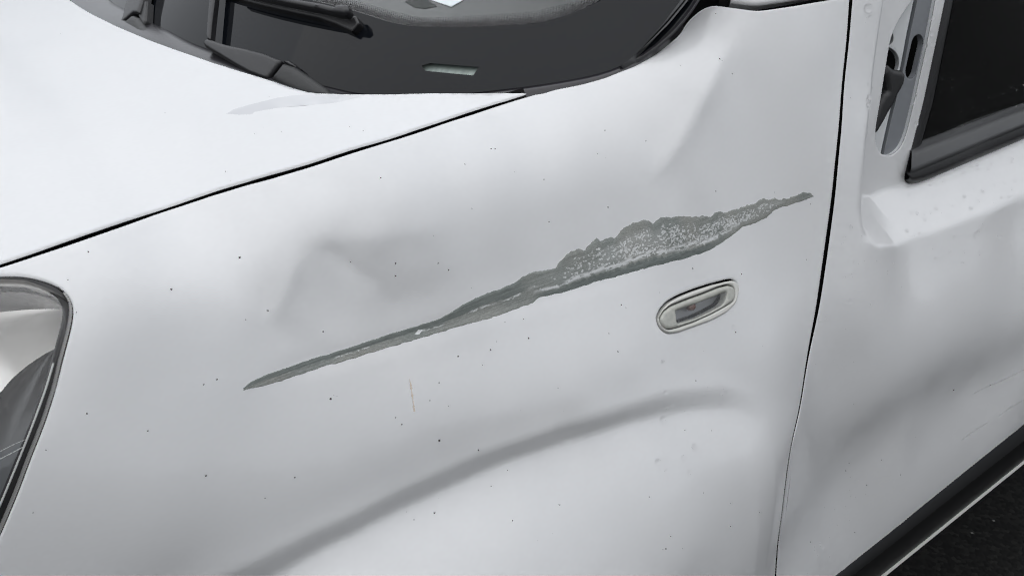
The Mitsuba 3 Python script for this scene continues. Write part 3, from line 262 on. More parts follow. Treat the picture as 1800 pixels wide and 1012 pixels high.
def paint_colour(p, n, uv):
    f = fbm(p.x * 9, p.y * 9, p.z * 9, 3)
    g = noise(p.x * 420, p.y * 420, p.z * 420)
    return mix((0.775, 0.780, 0.785), (0.805, 0.806, 0.808), f) * (0.992 + 0.016 * g)
def peel(p, n, uv):
    return 0.00001 * noise(p.x * 260, p.y * 260, p.z * 260)
mat('white_paint', {'type': 'roughplastic', 'distribution': 'ggx', 'alpha': 0.02, 'int_ior': 1.55, 'nonlinear': True, 'diffuse_reflectance': proc(paint_colour)})
mat('cream_paint', {'type': 'roughplastic', 'alpha': 0.15, 'diffuse_reflectance': rgb(0.55, 0.55, 0.52)})
mat('inner_paint', {'type': 'roughplastic', 'alpha': 0.2, 'diffuse_reflectance': rgb(0.185, 0.195, 0.21)})
mat('inner_paint_light', {'type': 'roughplastic', 'alpha': 0.2, 'diffuse_reflectance': rgb(0.52, 0.535, 0.545)})
mat('sill_black', {'type': 'roughplastic', 'alpha': 0.3, 'diffuse_reflectance': rgb(0.008, 0.008, 0.009)})
mat('gap_black', {'type': 'diffuse', 'reflectance': rgb(0.012)})
mat('rubber', {'type': 'roughplastic', 'alpha': 0.25, 'diffuse_reflectance': rgb(0.012, 0.012, 0.013)})
mat('grey_rubber', {'type': 'roughplastic', 'alpha': 0.22, 'diffuse_reflectance': rgb(0.040, 0.041, 0.043)})
mat('satin_black', {'type': 'roughplastic', 'alpha': 0.16, 'diffuse_reflectance': rgb(0.022, 0.022, 0.024)})
def grain(p, n, uv): return 0.00006 * noise(p.x * 1500, p.y * 1500, p.z * 1500)
mat('matte_plastic', {'type': 'bumpmap', 'arbitrary': proc(grain, 2e-4), 'bsdf': {'type': 'roughplastic', 'alpha': 0.35, 'diffuse_reflectance': rgb(0.026, 0.027, 0.028)}})
mat('cowl_plastic', {'type': 'roughplastic', 'alpha': 0.08, 'diffuse_reflectance': rgb(0.030, 0.029, 0.033)})
mat('frit_print', {'type': 'diffuse', 'reflectance': rgb(0.006, 0.0065, 0.008)})
mat('frit', {'type': 'plastic', 'int_ior': 1.34, 'diffuse_reflectance': rgb(0.004, 0.005, 0.007)})
scene['pane_glass'] = {'type': 'thindielectric', 'int_ior': 1.30}
scene['lens_glass'] = {'type': 'thindielectric', 'int_ior': 1.45}
scene['water'] = {'type': 'dielectric', 'int_ior': 1.333}
mat('dash_vinyl', {'type': 'roughplastic', 'alpha': 0.4, 'diffuse_reflectance': rgb(0.048, 0.056, 0.052)})
mat('dash_dark', {'type': 'diffuse', 'reflectance': rgb(0.03, 0.036, 0.034)})
mat('cabin_dark', {'type': 'diffuse', 'reflectance': rgb(0.02, 0.021, 0.021)})
mat('paper_white', {'type': 'diffuse', 'reflectance': rgb(0.70, 0.76, 0.78)})
mat('label_plate', {'type': 'roughplastic', 'alpha': 0.2, 'diffuse_reflectance': proc(lambda p, n, uv: mix((0.08, 0.10, 0.095), (0.42, 0.50, 0.46), smoothstep(0.25, 0.8, uv.y) * (0.55 + 0.45 * noise(uv.x * 46, uv.y * 3))))})
mat('reflector_grey', {'type': 'roughconductor', 'material': 'Al', 'alpha': 0.30, 'specular_reflectance': rgb(0.40)})
mat('reflector_bright', {'type': 'principled', 'base_color': rgb(0.66, 0.65, 0.62), 'metallic': 0.55, 'roughness': 0.3})
mat('bowl_dark', {'type': 'principled', 'base_color': rgb(0.10, 0.105, 0.11), 'metallic': 0.6, 'roughness': 0.28})
mat('lens_edge', {'type': 'roughplastic', 'alpha': 0.1, 'diffuse_reflectance': rgb(0.45, 0.46, 0.45)})
mat('gasket_grey', {'type': 'roughplastic', 'alpha': 0.2, 'diffuse_reflectance': rgb(0.36, 0.36, 0.35)})
mat('lamp_gasket', {'type': 'roughplastic', 'alpha': 0.15, 'diffuse_reflectance': rgb(0.54, 0.54, 0.51)})
mat('frosted_lens', {'type': 'roughplastic', 'alpha': 0.12, 'diffuse_reflectance': proc(lambda p, n, uv: mix((0.33, 0.34, 0.31), (0.42, 0.42, 0.385), noise(p.x * 500, p.z * 500)))})
mat('lamp_inside', {'type': 'principled', 'base_color': rgb(0.17, 0.175, 0.18), 'metallic': 0.4, 'roughness': 0.35})
mat('bulb_amber', {'type': 'principled', 'base_color': proc(lambda p, n, uv: mix((0.025, 0.012, 0.010), (0.16, 0.06, 0.035), noise(p.x * 900, p.y * 900, p.z * 900))), 'roughness': 0.3})
mat('dirt', {'type': 'diffuse', 'reflectance': rgb(0.05, 0.047, 0.045)})
mat('scuff', {'type': 'diffuse', 'reflectance': rgb(0.46, 0.455, 0.44)})
mat('reflection_tint', {'type': 'roughplastic', 'alpha': 0.02, 'nonlinear': True, 'diffuse_reflectance': proc(lambda p, n, uv: mix((0.66, 0.665, 0.68), (0.75, 0.755, 0.76), noise(p.x * 90, p.y * 60)))})  # greyer tone: the darker windscreen surroundings mirrored in the hood, painted in
mat('rust', {'type': 'diffuse', 'reflectance': rgb(0.54, 0.46, 0.38)})
def asphalt_colour(p, n, uv):
    d1, d2, r = voronoi(p.x * 130, p.y * 130)
    pale = dr.select(r > 0.994, 1.0, 0.0) * smoothstep(0.4, 0.2, d1)
    return mix(mix((0.006, 0.006, 0.006), (0.016, 0.016, 0.015), r * r), (0.14, 0.14, 0.13), pale)
def asphalt_relief(p, n, uv):
    d1, d2, r = voronoi(p.x * 130, p.y * 130)
    return 0.0016 * (1 - d1)
mat('asphalt', {'type': 'bumpmap', 'arbitrary': proc(asphalt_relief, 8e-4), 'bsdf': {'type': 'principled', 'base_color': proc(asphalt_colour), 'roughness': 0.8, 'specular': 0.12}})
def scrape_colour(p, n, uv):
    a, b, v = uv.x, p.z - 0.03 * p.x, uv.y
    warm = noise(a * 60, b * 60)
    base = mix((0.205, 0.224, 0.212), (0.262, 0.268, 0.248), warm) * (0.78 + 0.44 * noise(a * 900, b * 2200) * (0.6 + 0.4 * noise(a * 2100, b * 2100, 3)))
    wide = smoothstep(0.355, 0.42, a)                                       # the broad, mottled part
    low = mix((0.105, 0.122, 0.116), (0.150, 0.170, 0.160), noise(a * 300, b * 1900))
    groove = smoothstep(0.340, 0.372, a) * (1 - smoothstep(0.525, 0.57, a)) * (1 - smoothstep(0.13, 0.22, v + 0.08 * (noise(a * 500, 3) - 0.5)))
    upper = (1 - smoothstep(0.33, 0.37, a)) * smoothstep(0.50, 0.60, v + 0.1 * (noise(a * 300, 9) - 0.5))
    col = mix(base, low, dr.maximum(groove, 0.8 * upper))
    f2 = noise(a * 900, b * 1300, 5)
    d1, d2, r = voronoi(a * 340 + 0.9 * noise(a * 330, b * 400), b * 540 + 0.9 * noise(a * 300, b * 420, 7))
    big = smoothstep(0.30, 0.65, fbm(a * 38, b * 80, 2))
    dens = wide * smoothstep(0.17, 0.32, v) * (1 - smoothstep(0.66, 0.90, v)) * (0.55 + 0.45 * big) * (1 - 0.45 * smoothstep(0.58, 0.64, a)) * (1 - smoothstep(0.625, 0.645, a))
    line = smoothstep(0.10, 0.0, dr.abs(v - 0.285)) * smoothstep(0.345, 0.37, a) * (1 - smoothstep(0.55, 0.60, a))
    thin = smoothstep(0.09, 0.0, dr.abs(v - 0.50 - 0.10 * (noise(a * 120, 2) - 0.5))) * smoothstep(0.15, 0.20, a) * (1 - smoothstep(0.37, 0.40, a)) * smoothstep(0.35, 0.6, noise(a * 90, 4))
    dens = dr.maximum(dens, dr.maximum(0.95 * line, 0.70 * thin))
    fleck = smoothstep(0.62, 0.36, d1 + 0.55 * (f2 - 0.5) + 0.30 * (1 - dens)) * smoothstep(-0.15, 0.15, dens - r) * smoothstep(0.03, 0.15, dens) * (0.55 + 0.45 * cell_rand(r * 991, 3))
    streak = dr.maximum(line * smoothstep(0.30, 0.50, noise(a * 200, b * 900, 2)), 0.8 * thin * smoothstep(0.45, 0.60, noise(a * 320, b * 1200, 6)))
    fleck = dr.maximum(fleck, streak)
    film = 0.30 * wide * smoothstep(0.3, 0.5, v) * (1 - smoothstep(0.7, 0.9, v)) * smoothstep(0.45, 0.75, fbm(a * 60, b * 100, 8))
    chip = smoothstep(1.1, 0.9, dr.abs(a - CHIP[0]) / 0.0034 + dr.abs(p.z - CHIP[1] - 0.25 * (a - CHIP[0])) / 0.0014)
    drag = noise(a * 30, b * 3200, 4)
    col = col * (0.80 + 0.4 * drag)
    return mix(mix(mix(col, (0.46, 0.47, 0.46), film), (0.68, 0.69, 0.69), fleck * (0.70 + 0.30 * drag)), (0.78, 0.79, 0.79), chip)
CHIP = (float(T['chip'][0, 0]), float(T['chip'][0, 1]))
def scrape_relief(p, n, uv):
    return 0.00022 * noise(uv.x * 420, (p.z - 0.03 * p.x) * 1100) + 0.0001 * noise(uv.x * 1300, p.z * 2000)
mat('primer', {'type': 'bumpmap', 'arbitrary': proc(scrape_relief, 2.5e-4), 'bsdf': {'type': 'roughplastic', 'alpha': 0.3, 'diffuse_reflectance': proc(scrape_colour)}})

# ---------------------------------------------------------------- mesh helpers
def add(key, mesh, bsdf, smooth=True, uv=None, label=None, kind=None):
    scene[key] = mikit.ply(mesh, bsdf, smooth=smooth, uv=uv)
    if label or kind:
        labels[key] = {k: v for k, v in (('label', label), ('kind', kind)) if v}

def resample(c, n):
    c = np.asarray(c, float)
    s = np.concatenate([[0], np.cumsum(np.linalg.norm(np.diff(c, axis=0), axis=1))])
    t = np.linspace(0, s[-1], n)
    return np.column_stack([np.interp(t, s, c[:, k]) for k in range(c.shape[1])])

def rounded(c, n, k=2):
    """A line resampled and smoothed, its ends kept."""
    c = resample(c, n)
    for _ in range(k):
        m = c.copy(); m[1:-1] = 0.25 * c[:-2] + 0.5 * c[1:-1] + 0.25 * c[2:]; c = m
    return c

def grid_faces(nu, nv):
    i, j = np.meshgrid(np.arange(nu - 1), np.arange(nv - 1), indexing='ij')
    a = (i * nv + j).ravel(); b = a + nv
    return np.vstack([np.column_stack([a, b, b + 1]), np.column_stack([a, b + 1, a + 1])])

def loft(rows):
    """A sheet through lines of equally many points."""
    rows = np.asarray(rows, float)
    return trimesh.Trimesh(rows.reshape(-1, 3), grid_faces(rows.shape[0], rows.shape[1]), process=False)

def side_pts(c, off, fn=None):
    c = np.asarray(c, float)
    return np.column_stack([c[:, 0], (fn or S)(c[:, 0], c[:, 1]) + off, c[:, 1]])

side_fn = lambda off=0.0: (lambda a, b: np.column_stack([a, S(a, b) + off, b]))
hood_fn = lambda a, b: np.column_stack([a, b, H(a, b)])
door_fn = lambda a, b: np.column_stack([a, DOOR(a, b), b])
SN, CS = math.sin(math.radians(RAKE)), math.cos(math.radians(RAKE))
glass_fn = lambda lift=0.0: (lambda a, b: np.column_stack([W(a, b) - lift / SN, a, b]))

def panel(poly, fn, out, step=0.004, r=0.003, depth=0.010, dense=(), rings=5):
    """Sheet metal or moulding: the polygon laid on the surface fn, its rims rolled over with radius r and folded back by depth."""
    poly = poly.buffer(0)
    if poly.geom_type != 'Polygon': poly = max(poly.geoms, key=lambda g: g.area)
    edges, loops = [], []
    for k in range(rings):
        e = r * (k / (rings - 1)) ** 1.6 if rings > 1 else 0
        q = poly if k == 0 else poly.buffer(-e)
        for g in getattr(q, 'geoms', [q]):
            if g.is_empty: continue
            for ring in [g.exterior, *g.interiors]:
                n = max(8, int(ring.length / (step * 0.7)))
                pts = resample(np.array(ring.coords), n + 1)[:-1]
                if k == 0: loops.append(pts)
                edges.append(pts)
    inner = poly.buffer(-(r + 0.35 * step))
    x0, y0, x1, y1 = poly.bounds
    grids = []
    for (bx0, by0, bx1, by1, st) in [(x0, y0, x1, y1, step), *dense]:
        gx, gy = np.meshgrid(np.arange(bx0, bx1, st) + 0.37 * st, np.arange(by0, by1, st) + 0.41 * st)
        g = np.column_stack([gx.ravel(), gy.ravel()])
        if not inner.is_empty: grids.append(g[shapely.contains_xy(inner, g[:, 0], g[:, 1])])
    P = np.unique(np.round(np.vstack(edges + grids), 6), axis=0)
    tri = Delaunay(P).simplices
    c = P[tri].mean(1)
    tri = tri[shapely.contains_xy(poly, c[:, 0], c[:, 1])]
    ar = np.abs(np.cross(P[tri[:, 1]] - P[tri[:, 0]], P[tri[:, 2]] - P[tri[:, 0]]))
    tri = tri[ar > 1e-12]
    h = 2e-4
    def normals(q):
        n = np.cross(fn(q[:, 0] + h, q[:, 1]) - fn(q[:, 0] - h, q[:, 1]), fn(q[:, 0], q[:, 1] + h) - fn(q[:, 0], q[:, 1] - h))
        n /= np.linalg.norm(n, axis=1, keepdims=True)
        return n * np.sign(n @ np.asarray(out, float))[:, None]
    bd = poly.boundary
    e = np.minimum(shapely.distance(shapely.points(P), bd), r)
    drop = r - np.sqrt(np.maximum(r * r - (r - e) ** 2, 0))
    V = fn(P[:, 0], P[:, 1]) - normals(P) * drop[:, None]
    fnrm = np.cross(V[tri[:, 1]] - V[tri[:, 0]], V[tri[:, 2]] - V[tri[:, 0]])
    flip = np.einsum('ij,ij->i', fnrm, normals(P[tri].mean(1))) < 0
    tri[flip] = tri[flip][:, ::-1]
    meshes = [trimesh.Trimesh(V, tri, process=False)]
    if depth > 0:
        for L in loops:
            n = normals(L); top = fn(L[:, 0], L[:, 1]) - n * r; low = top - n * depth
            top, low = np.vstack([top, top[:1]]), np.vstack([low, low[:1]])
            meshes.append(loft([top, low]))
    return trimesh.util.concatenate(meshes)

def solid(poly, fn, out, thick, r=0.002, step=0.003):
    """A closed moulding of some thickness with rounded upper edges."""
    return panel(poly, fn, out, step, r, thick)

def tube(pts, rad, n=8):
    pts = np.asarray(pts, float); t = np.gradient(pts, axis=0); t /= np.linalg.norm(t, axis=1, keepdims=True)
    up = np.array([0.3, 0.2, 1.0]); u = np.cross(t, up); u /= np.linalg.norm(u, axis=1, keepdims=True); w = np.cross(t, u)
    a = np.linspace(0, 2 * math.pi, n + 1)
    rad = np.broadcast_to(rad, len(pts))
    return loft([pts + rad[:, None] * (math.cos(k) * u + math.sin(k) * w) for k in a])

OUT = (0, -1, 0.15)
SKYW = (0, 0, 1)
def poly2(*cs): return Polygon(np.vstack(cs)).buffer(0)

# ---------------------------------------------------------------- ground
g = 40.0
ground = trimesh.Trimesh([[-g, -g, 0], [g, -g, 0], [g, g, 0], [-g, g, 0]], [[0, 1, 2], [0, 2, 3]], process=False)
add('ground', ground, 'asphalt', smooth=False)
labels['ground'] = {'label': 'dark wet asphalt under the sill of the white car', 'kind': 'structure'}

# ---------------------------------------------------------------- the car
labels['car'] = {'label': 'white car with a dented, scraped front fender beside its door', 'category': 'car'}
C = 'car__'
gap = T['gap']
gap_xz = rounded(gap[:, [0, 2]], 120, 6); gap_xy = rounded(gap[:, [0, 1]], 120, 6)
edge = rounded(T['fender_side'][:10], 60, 3); edge2 = rounded(T['fender_side'][9:], 50, 3)
front = rounded(T['door_front'], 160, 24)
seal_out = rounded(T['head_seal'], 120, 4); seal_in = rounded(T['head_lens'], 120, 4)

i0 = np.argmin(np.linalg.norm(front - edge2[-1], axis=1))
down = front[i0:]; down = down[down[:, 1] > 0.30]
fpoly = poly2(gap_xz, edge[1:], edge2[1:], down, [[0.60, 0.40], [0.30, 0.55], [-0.06, 0.72]], seal_out[::-1])
fpoly = fpoly.buffer(-0.0010)
lamp_hole = Polygon(rounded(np.vstack([T['lamp_out'], T['lamp_out'][:1]]), 120, 3)).buffer(0.0003)
fpoly = fpoly.difference(lamp_hole)
x0, z0, x1, z1 = fpoly.bounds
add(C + 'fender', panel(fpoly, side_fn(), OUT, 0.0035, 0.0014, 0.0006), 'white_paint', label='white front fender with a dent and a long grey scrape')

hpoly = poly2(gap_xy, T['hood_rear'][1:], [[0.25, 1.25], [-0.20, 1.25], [-0.20, 0.9]])
hpoly = poly2(gap_xy, rounded(T['hood_rear'][1:7], 40, 2), rounded(T['hood_rear'][7:], 80, 3), [[0.26, 1.35], [-0.12, 1.35]]).buffer(-0.0011)
add(C + 'hood', panel(hpoly, hood_fn, SKYW, 0.008, 0.0016, 0.0003, rings=6), 'white_paint', label='clean white hood above the scraped fender')

dl = T['door_low']
opening = Polygon(rounded(T['opening'], 140, 3)).buffer(0)
win = np.vstack([T['window'], [[T['window'][-1, 0] + 0.1, 1.36], [T['window'][0, 0] + 0.12, 1.36]]])
window = Polygon(win).buffer(0).buffer(-0.004).buffer(0.004)
dfront = front[front[:, 1] > np.interp(dl[0, 0], dl[:, 0], dl[:, 1])]
dpoly = poly2([[front[0, 0] + 0.11, 1.385]], dfront, dl[1:], [[1.70, dl[-1, 1] + 0.01], [1.70, 1.385]]).buffer(-0.0031)
dpoly = dpoly.difference(opening).difference(window)
add(C + 'door', panel(dpoly, door_fn, OUT, 0.005, 0.0007, 0.0002, dense=[(0.70, 0.79, 0.95, 1.09, 0.0016), (0.66, 0.78, 1.7, 0.90, 0.0028)]), 'white_paint', label='white front door, wet with rain drops, its mirror missing')

# dark backing seen through the shut lines
def backing(name, P, d_in, width, along):
    along = np.asarray(along, float)
    add(C + name, loft([P + d_in - along * width, P + d_in + along * width]), 'gap_black')
Pg = np.column_stack([gap_xz[:, 0], S(gap_xz[:, 0], gap_xz[:, 1]), gap_xz[:, 1]])
add(C + 'shut_line_hood', loft([Pg + [0, -0.003, -0.0085], Pg + [0, 0.009, -0.007], Pg + [0, 0.014, 0.0012]]), 'gap_black')
Pd = side_pts(front, 0.0)
backing('shut_line_door', Pd, np.array([0.001, 0.0045, 0.0]), 0.012, (1, 0, 0))

# A pillar foot above the fender
pe = edge2[edge2[:, 0] > edge2[3, 0]]
up_ = pe + np.array([0.002, 0.0035])
ppoly = poly2(up_, [[up_[-1, 0] + 0.10, up_[-1, 1] + 0.16], [up_[0, 0] + 0.12, up_[0, 1] + 0.16]])
add(C + 'pillar', panel(ppoly, side_fn(0.002), OUT, 0.004, 0.003, 0.01), 'white_paint')
backing('shut_line_pillar', side_pts(pe, 0.0), np.array([0, 0.016, 0.0]), 0.012, (0, 0, 1))

# ---- paint scrape on the fender
rng = np.random.default_rng(3)
nx, nv = 620, 26
lo, up = T['scrape_low'], T['scrape_up']
xs = np.linspace(min(lo[0, 0], up[0, 0]), max(lo[-1, 0], up[-1, 0]), nx)
lz, uz = np.interp(xs, lo[:, 0], lo[:, 1]), np.interp(xs, up[:, 0], up[:, 1])
jag = lambda f, s: meshkit.fbm(np.column_stack([xs * f, np.full(nx, s), np.zeros(nx)]), 4) - 0.5
lz, uz = lz + 0.0016 * jag(220, 1.3) , uz + 0.0034 * jag(260, 5.7) * sstep(0.33, 0.40, xs) + 0.0008 * jag(300, 8.1)
mid = 0.5 * (lz + uz); uz = np.maximum(uz, mid + 0.0002); lz = np.minimum(lz, mid - 0.0002)
v = np.linspace(0, 1, nv)
X = np.repeat(xs[:, None], nv, 1); Z = lz[:, None] * (1 - v) + uz[:, None] * v
lift = 0.00035 * sstep(0, 0.06, v) * (1 - sstep(0.94, 1, v))[None, :] + 0.0001
Y = S(X.ravel(), Z.ravel()).reshape(X.shape) - lift
m = trimesh.Trimesh(np.column_stack([X.ravel(), Y.ravel(), Z.ravel()]), grid_faces(nx, nv), process=False)
add(C + 'fender__paint_scrape', m, 'primer', uv=np.column_stack([X.ravel(), np.tile(v, nx)]), label='long grey green scrape through the white paint to primer, mottled with white flecks')

# ---- specks, rust, drops
def blobs(pts, surf, rad, flat, dir_, seed, sub=1):
    rs = np.random.default_rng(seed); base = trimesh.creation.icosphere(subdivisions=sub); out = []
    for q in pts:
        b = base.vertices.copy() * rad * q[2] * (0.85 + 0.3 * rs.random())
        b[:, :] *= (1 + 0.35 * (rs.random(3) - 0.5))
        P = surf(q[None, 0], q[None, 1])[0]
        h = 3e-4
        n = np.cross(surf(q[None, 0] + h, q[None, 1])[0] - P, surf(q[None, 0], q[None, 1] + h)[0] - P); n /= np.linalg.norm(n)
        if n @ np.asarray(dir_) < 0: n = -n
        b -= np.outer(b @ n, n) * (1 - flat)
        out.append(trimesh.Trimesh(b + P, base.faces, process=False))
    return trimesh.util.concatenate(out)
add(C + 'fender__dirt_speck', blobs(T['fender_specks'], side_fn(), 0.80, 0.35, OUT, 1), 'dirt', kind='stuff')
add(C + 'door__dirt_speck', blobs(T['door_specks'], door_fn, 0.80, 0.35, OUT, 2), 'dirt', kind='stuff')
add(C + 'hood__dirt_speck', blobs(T['hood_specks'], hood_fn, 0.75, 0.35, SKYW, 3), 'dirt', kind='stuff')
add(C + 'fender__rain_drop', blobs(T['fender_drops'], side_fn(), 1.3, 0.75, OUT, 4, 2), 'water', kind='stuff')
add(C + 'door__rain_drop', blobs(T['door_drops'], door_fn, 1.2, 0.75, OUT, 5, 2), 'water', kind='stuff')
rc = rounded(T['rust'][:, :2], 40, 1)
rw = 0.00016 + 0.0008 * meshkit.noise(np.column_stack([np.arange(40) * 0.55, np.zeros(40), np.zeros(40)]), 3) ** 2
add(C + 'fender__rust_streak', loft([side_pts(rc - np.column_stack([rw, 0 * rw]), -0.0002), side_pts(rc + np.column_stack([rw, 0 * rw]), -0.0002)]), 'rust', label='thin brown rust streak on the fender')

for i in range(3):
    sc_ = rounded(T['door_mark%d' % i][:, :2], 40, 2)
    sw = 0.0001 + 0.0005 * meshkit.noise(np.column_stack([np.arange(40) * 0.5, np.full(40, i * 3.3), np.zeros(40)]), 5) ** 2
    add(C + 'door__scuff' + ('' if i == 0 else '_%03d' % i), loft([side_pts(sc_ - np.column_stack([0 * sw, sw]), -0.0002), side_pts(sc_ + np.column_stack([0 * sw, sw]), -0.0002)]), 'scuff')

wet = Polygon(rounded(np.vstack([T['painted_reflection'], T['painted_reflection'][:1]]), 90, 1)).buffer(0)  # outline of the reflection painted on the hood as a grey sheet
add(C + 'hood__painted_reflection', panel(wet, lambda a, b: hood_fn(a, b) + np.array([0, 0, 0.00015]), SKYW, 0.003, 0.0001, 0, rings=2), 'reflection_tint', label='reflection painted in grey near the rear corner of the hood')
gd = np.random.default_rng(11)
gpts = np.array([[x, z, s] for x, z, s in zip(gd.uniform(0.93, 1.30, 90), gd.uniform(0.88, 1.12, 90), gd.uniform(0.0003, 0.0009, 90)) if window.buffer(-0.012).contains(Point(x, z))])
add(C + 'door__glass_drop', blobs(gpts, side_fn(0.0465), 1.0, 0.6, OUT, 6, 2), 'water', kind='stuff')

# ---- windscreen, frit, cowl
glass_poly = Polygon([[-0.02, 0.96], [1.60, 0.96], [1.60, 1.45], [0.05, 1.45]])
cw = T['cowl_line']
gl = np.vstack([cw - [0, 0.004], [[0.10, 1.16], [0.16, 1.30], [0.2, 1.45], [1.5, 1.45], [1.5, 1.04]]])
gl = np.array(Polygon(gl).buffer(0).exterior.coords)
def flat_sheet(poly, fn, step):
    return panel(poly, fn, (-1, 0, 1), step, 1e-5, 0.0, rings=1)
fs_ = rounded(T['frit_solid'], 120, 4); fe = rounded(T['frit_edge'], 120, 4)
vin = Polygon(T['vin']).buffer(-0.0008).buffer(0.0008)
clear = poly2(fs_, [[0.24, 1.28], [0.30, 1.40], [1.40, 1.40], [1.42, 1.13]])
glass_poly = max(getattr(Polygon(gl).buffer(0), 'geoms', [Polygon(gl).buffer(0)]), key=lambda q: q.area)
fr = glass_poly.difference(clear).difference(vin)
if fr.geom_type != 'Polygon': fr = max(fr.geoms, key=lambda q: q.area)
add(C + 'windscreen', flat_sheet(clear.intersection(glass_poly), glass_fn(), 0.02), 'pane_glass', label='windscreen with a broad black printed border')
add(C + 'windscreen__frit', flat_sheet(fr, glass_fn(0.0), 0.012), 'frit')
dots = []
nrow = 7
for k in range(nrow):
    t = (k + 0.5) / nrow
    line = rounded((1 - t) * resample(T['frit_solid'], 240) + t * resample(T['frit_edge'], 240), 240, 4)
    P = glass_fn(-0.0012)(line[:, 0], line[:, 1])
    s = np.concatenate([[0], np.cumsum(np.linalg.norm(np.diff(P, axis=0), axis=1))])
    pitch = 0.0026
    u = np.arange(0.25 + 0.5 * (k % 2), s[-1] / pitch) * pitch
    Q = np.column_stack([np.interp(u, s, line[:, j]) for j in (0, 1)])
    rr = pitch * (0.60 - 0.42 * t)
    a = np.arange(6) * math.pi / 3
    for q in Q:
        ring = np.column_stack([q[0] + rr * np.cos(a), q[1] + rr * SN * np.sin(a)])
        dots.append(ring)
D_ = np.vstack(dots); Pv = glass_fn(-0.0015)(D_[:, 0], D_[:, 1])
nd = len(dots); bf = np.array([[0, 1, 2], [0, 2, 3], [0, 3, 4], [0, 4, 5]])
add(C + 'windscreen__frit_dot', trimesh.Trimesh(Pv, (np.arange(nd)[:, None, None] * 6 + bf).reshape(-1, 3), process=False), 'frit_print', smooth=False, kind='stuff')
vp = Polygon(T['vin']).buffer(0.016)
vb = vp.bounds
vq = panel(vp, glass_fn(-0.006), (-1, 0, 1), 0.006, 1e-5, 0, rings=1)
vv = np.asarray(vq.vertices)
add(C + 'identification_strip', vq, 'label_plate', uv=np.column_stack([(vv[:, 1] - vb[0]) / (vb[2] - vb[0]), 1 - (vv[:, 2] - vb[1] - 0.012) / (vb[3] - vb[1] - 0.024)]), label='pale identification strip seen through the slot in the black border')
cl = rounded(np.vstack([[[1.25, 1.045], [1.0, 1.045]], T['cowl_line']]), 160, 3)
P0 = glass_fn(0.0015)(cl[:, 0], cl[:, 1])
w = sstep(0.15, 0.32, cl[:, 0])[:, None]
off1 = w * np.array([-0.030, 0.0, -0.004]) + (1 - w) * np.array([-0.006, -0.008, -0.014])
off2 = w * np.array([-0.16, 0.0, -0.060]) + (1 - w) * np.array([-0.004, -0.004, -0.05])
def inside(P, d=0.004):                            # keep trim behind the fender skin
    P = P.copy(); near = (P[:, 1] < 0.25) & (P[:, 0] > 0.38)
    P[near, 1] = np.maximum(P[near, 1], S(P[near, 0], P[near, 2]) + d)
    return P
add(C + 'cowl', loft([P0 + np.array([0.001, 0, -0.004]), P0, inside(P0 + off1 * 0.25), inside(P0 + off1), inside(P0 + off2)]), 'cowl_plastic', label='black plastic cowl between hood and windscreen')
mi_, mo_ = rounded(T['moulding_in'], 40, 2), rounded(T['moulding_out'], 40, 2)
A_, B_ = glass_fn(0.003)(mi_[:, 0], mi_[:, 1]), glass_fn(0.001)(mo_[:, 0], mo_[:, 1])
mm = 0.5 * (A_ + B_) + np.array([-0.003, -0.001, 0.003])
add(C + 'windscreen__moulding', loft([A_ + [0, 0, -0.004], A_, mm, inside(B_, 0.002), inside(B_ + [0.0, -0.002, -0.02])]), 'grey_rubber')

# ---- wipers
def wiper_part(key, name, lift, thick, r, bsdf, step=0.004, label=None):
    pl = Polygon(T['wiper_' + name]).buffer(0)
    pl = pl.buffer(-0.0004).buffer(0.0004)
    add(key, panel(pl, glass_fn(lift), (-0.5, -0.3, 1), step, r, thick), bsdf, label=label)
labels[C + 'wiper'] = {'label': 'black wiper whose blade end lies near the middle of the view'}
wiper_part(C + 'wiper__pivot_cover', 'cover1', 0.016, 0.018, 0.006, 'matte_plastic', 0.003)
wiper_part(C + 'wiper__hinge', 'hinge1', 0.014, 0.008, 0.003, 'satin_black', 0.002)
wiper_part(C + 'wiper__arm', 'arm1', 0.016, 0.010, 0.003, 'satin_black')
wiper_part(C + 'wiper__arm_rod', 'rod1', 0.016, 0.006, 0.002, 'satin_black', 0.002)
wiper_part(C + 'wiper__blade_holder', 'holder1', 0.028, 0.008, 0.004, 'satin_black', 0.003)
wiper_part(C + 'wiper__blade_rubber', 'rubber1', 0.010, 0.009, 0.002, 'rubber', 0.003)
labels[C + 'wiper_001'] = {'label': 'black wiper foot at the far left end of the windscreen'}
wiper_part(C + 'wiper_001__pivot_cover', 'cover2', 0.016, 0.018, 0.006, 'matte_plastic', 0.003)
wiper_part(C + 'wiper_001__arm', 'arm2', 0.016, 0.010, 0.003, 'satin_black')
wiper_part(C + 'wiper_001__hinge', 'hinge2', 0.012, 0.008, 0.003, 'rubber', 0.002)

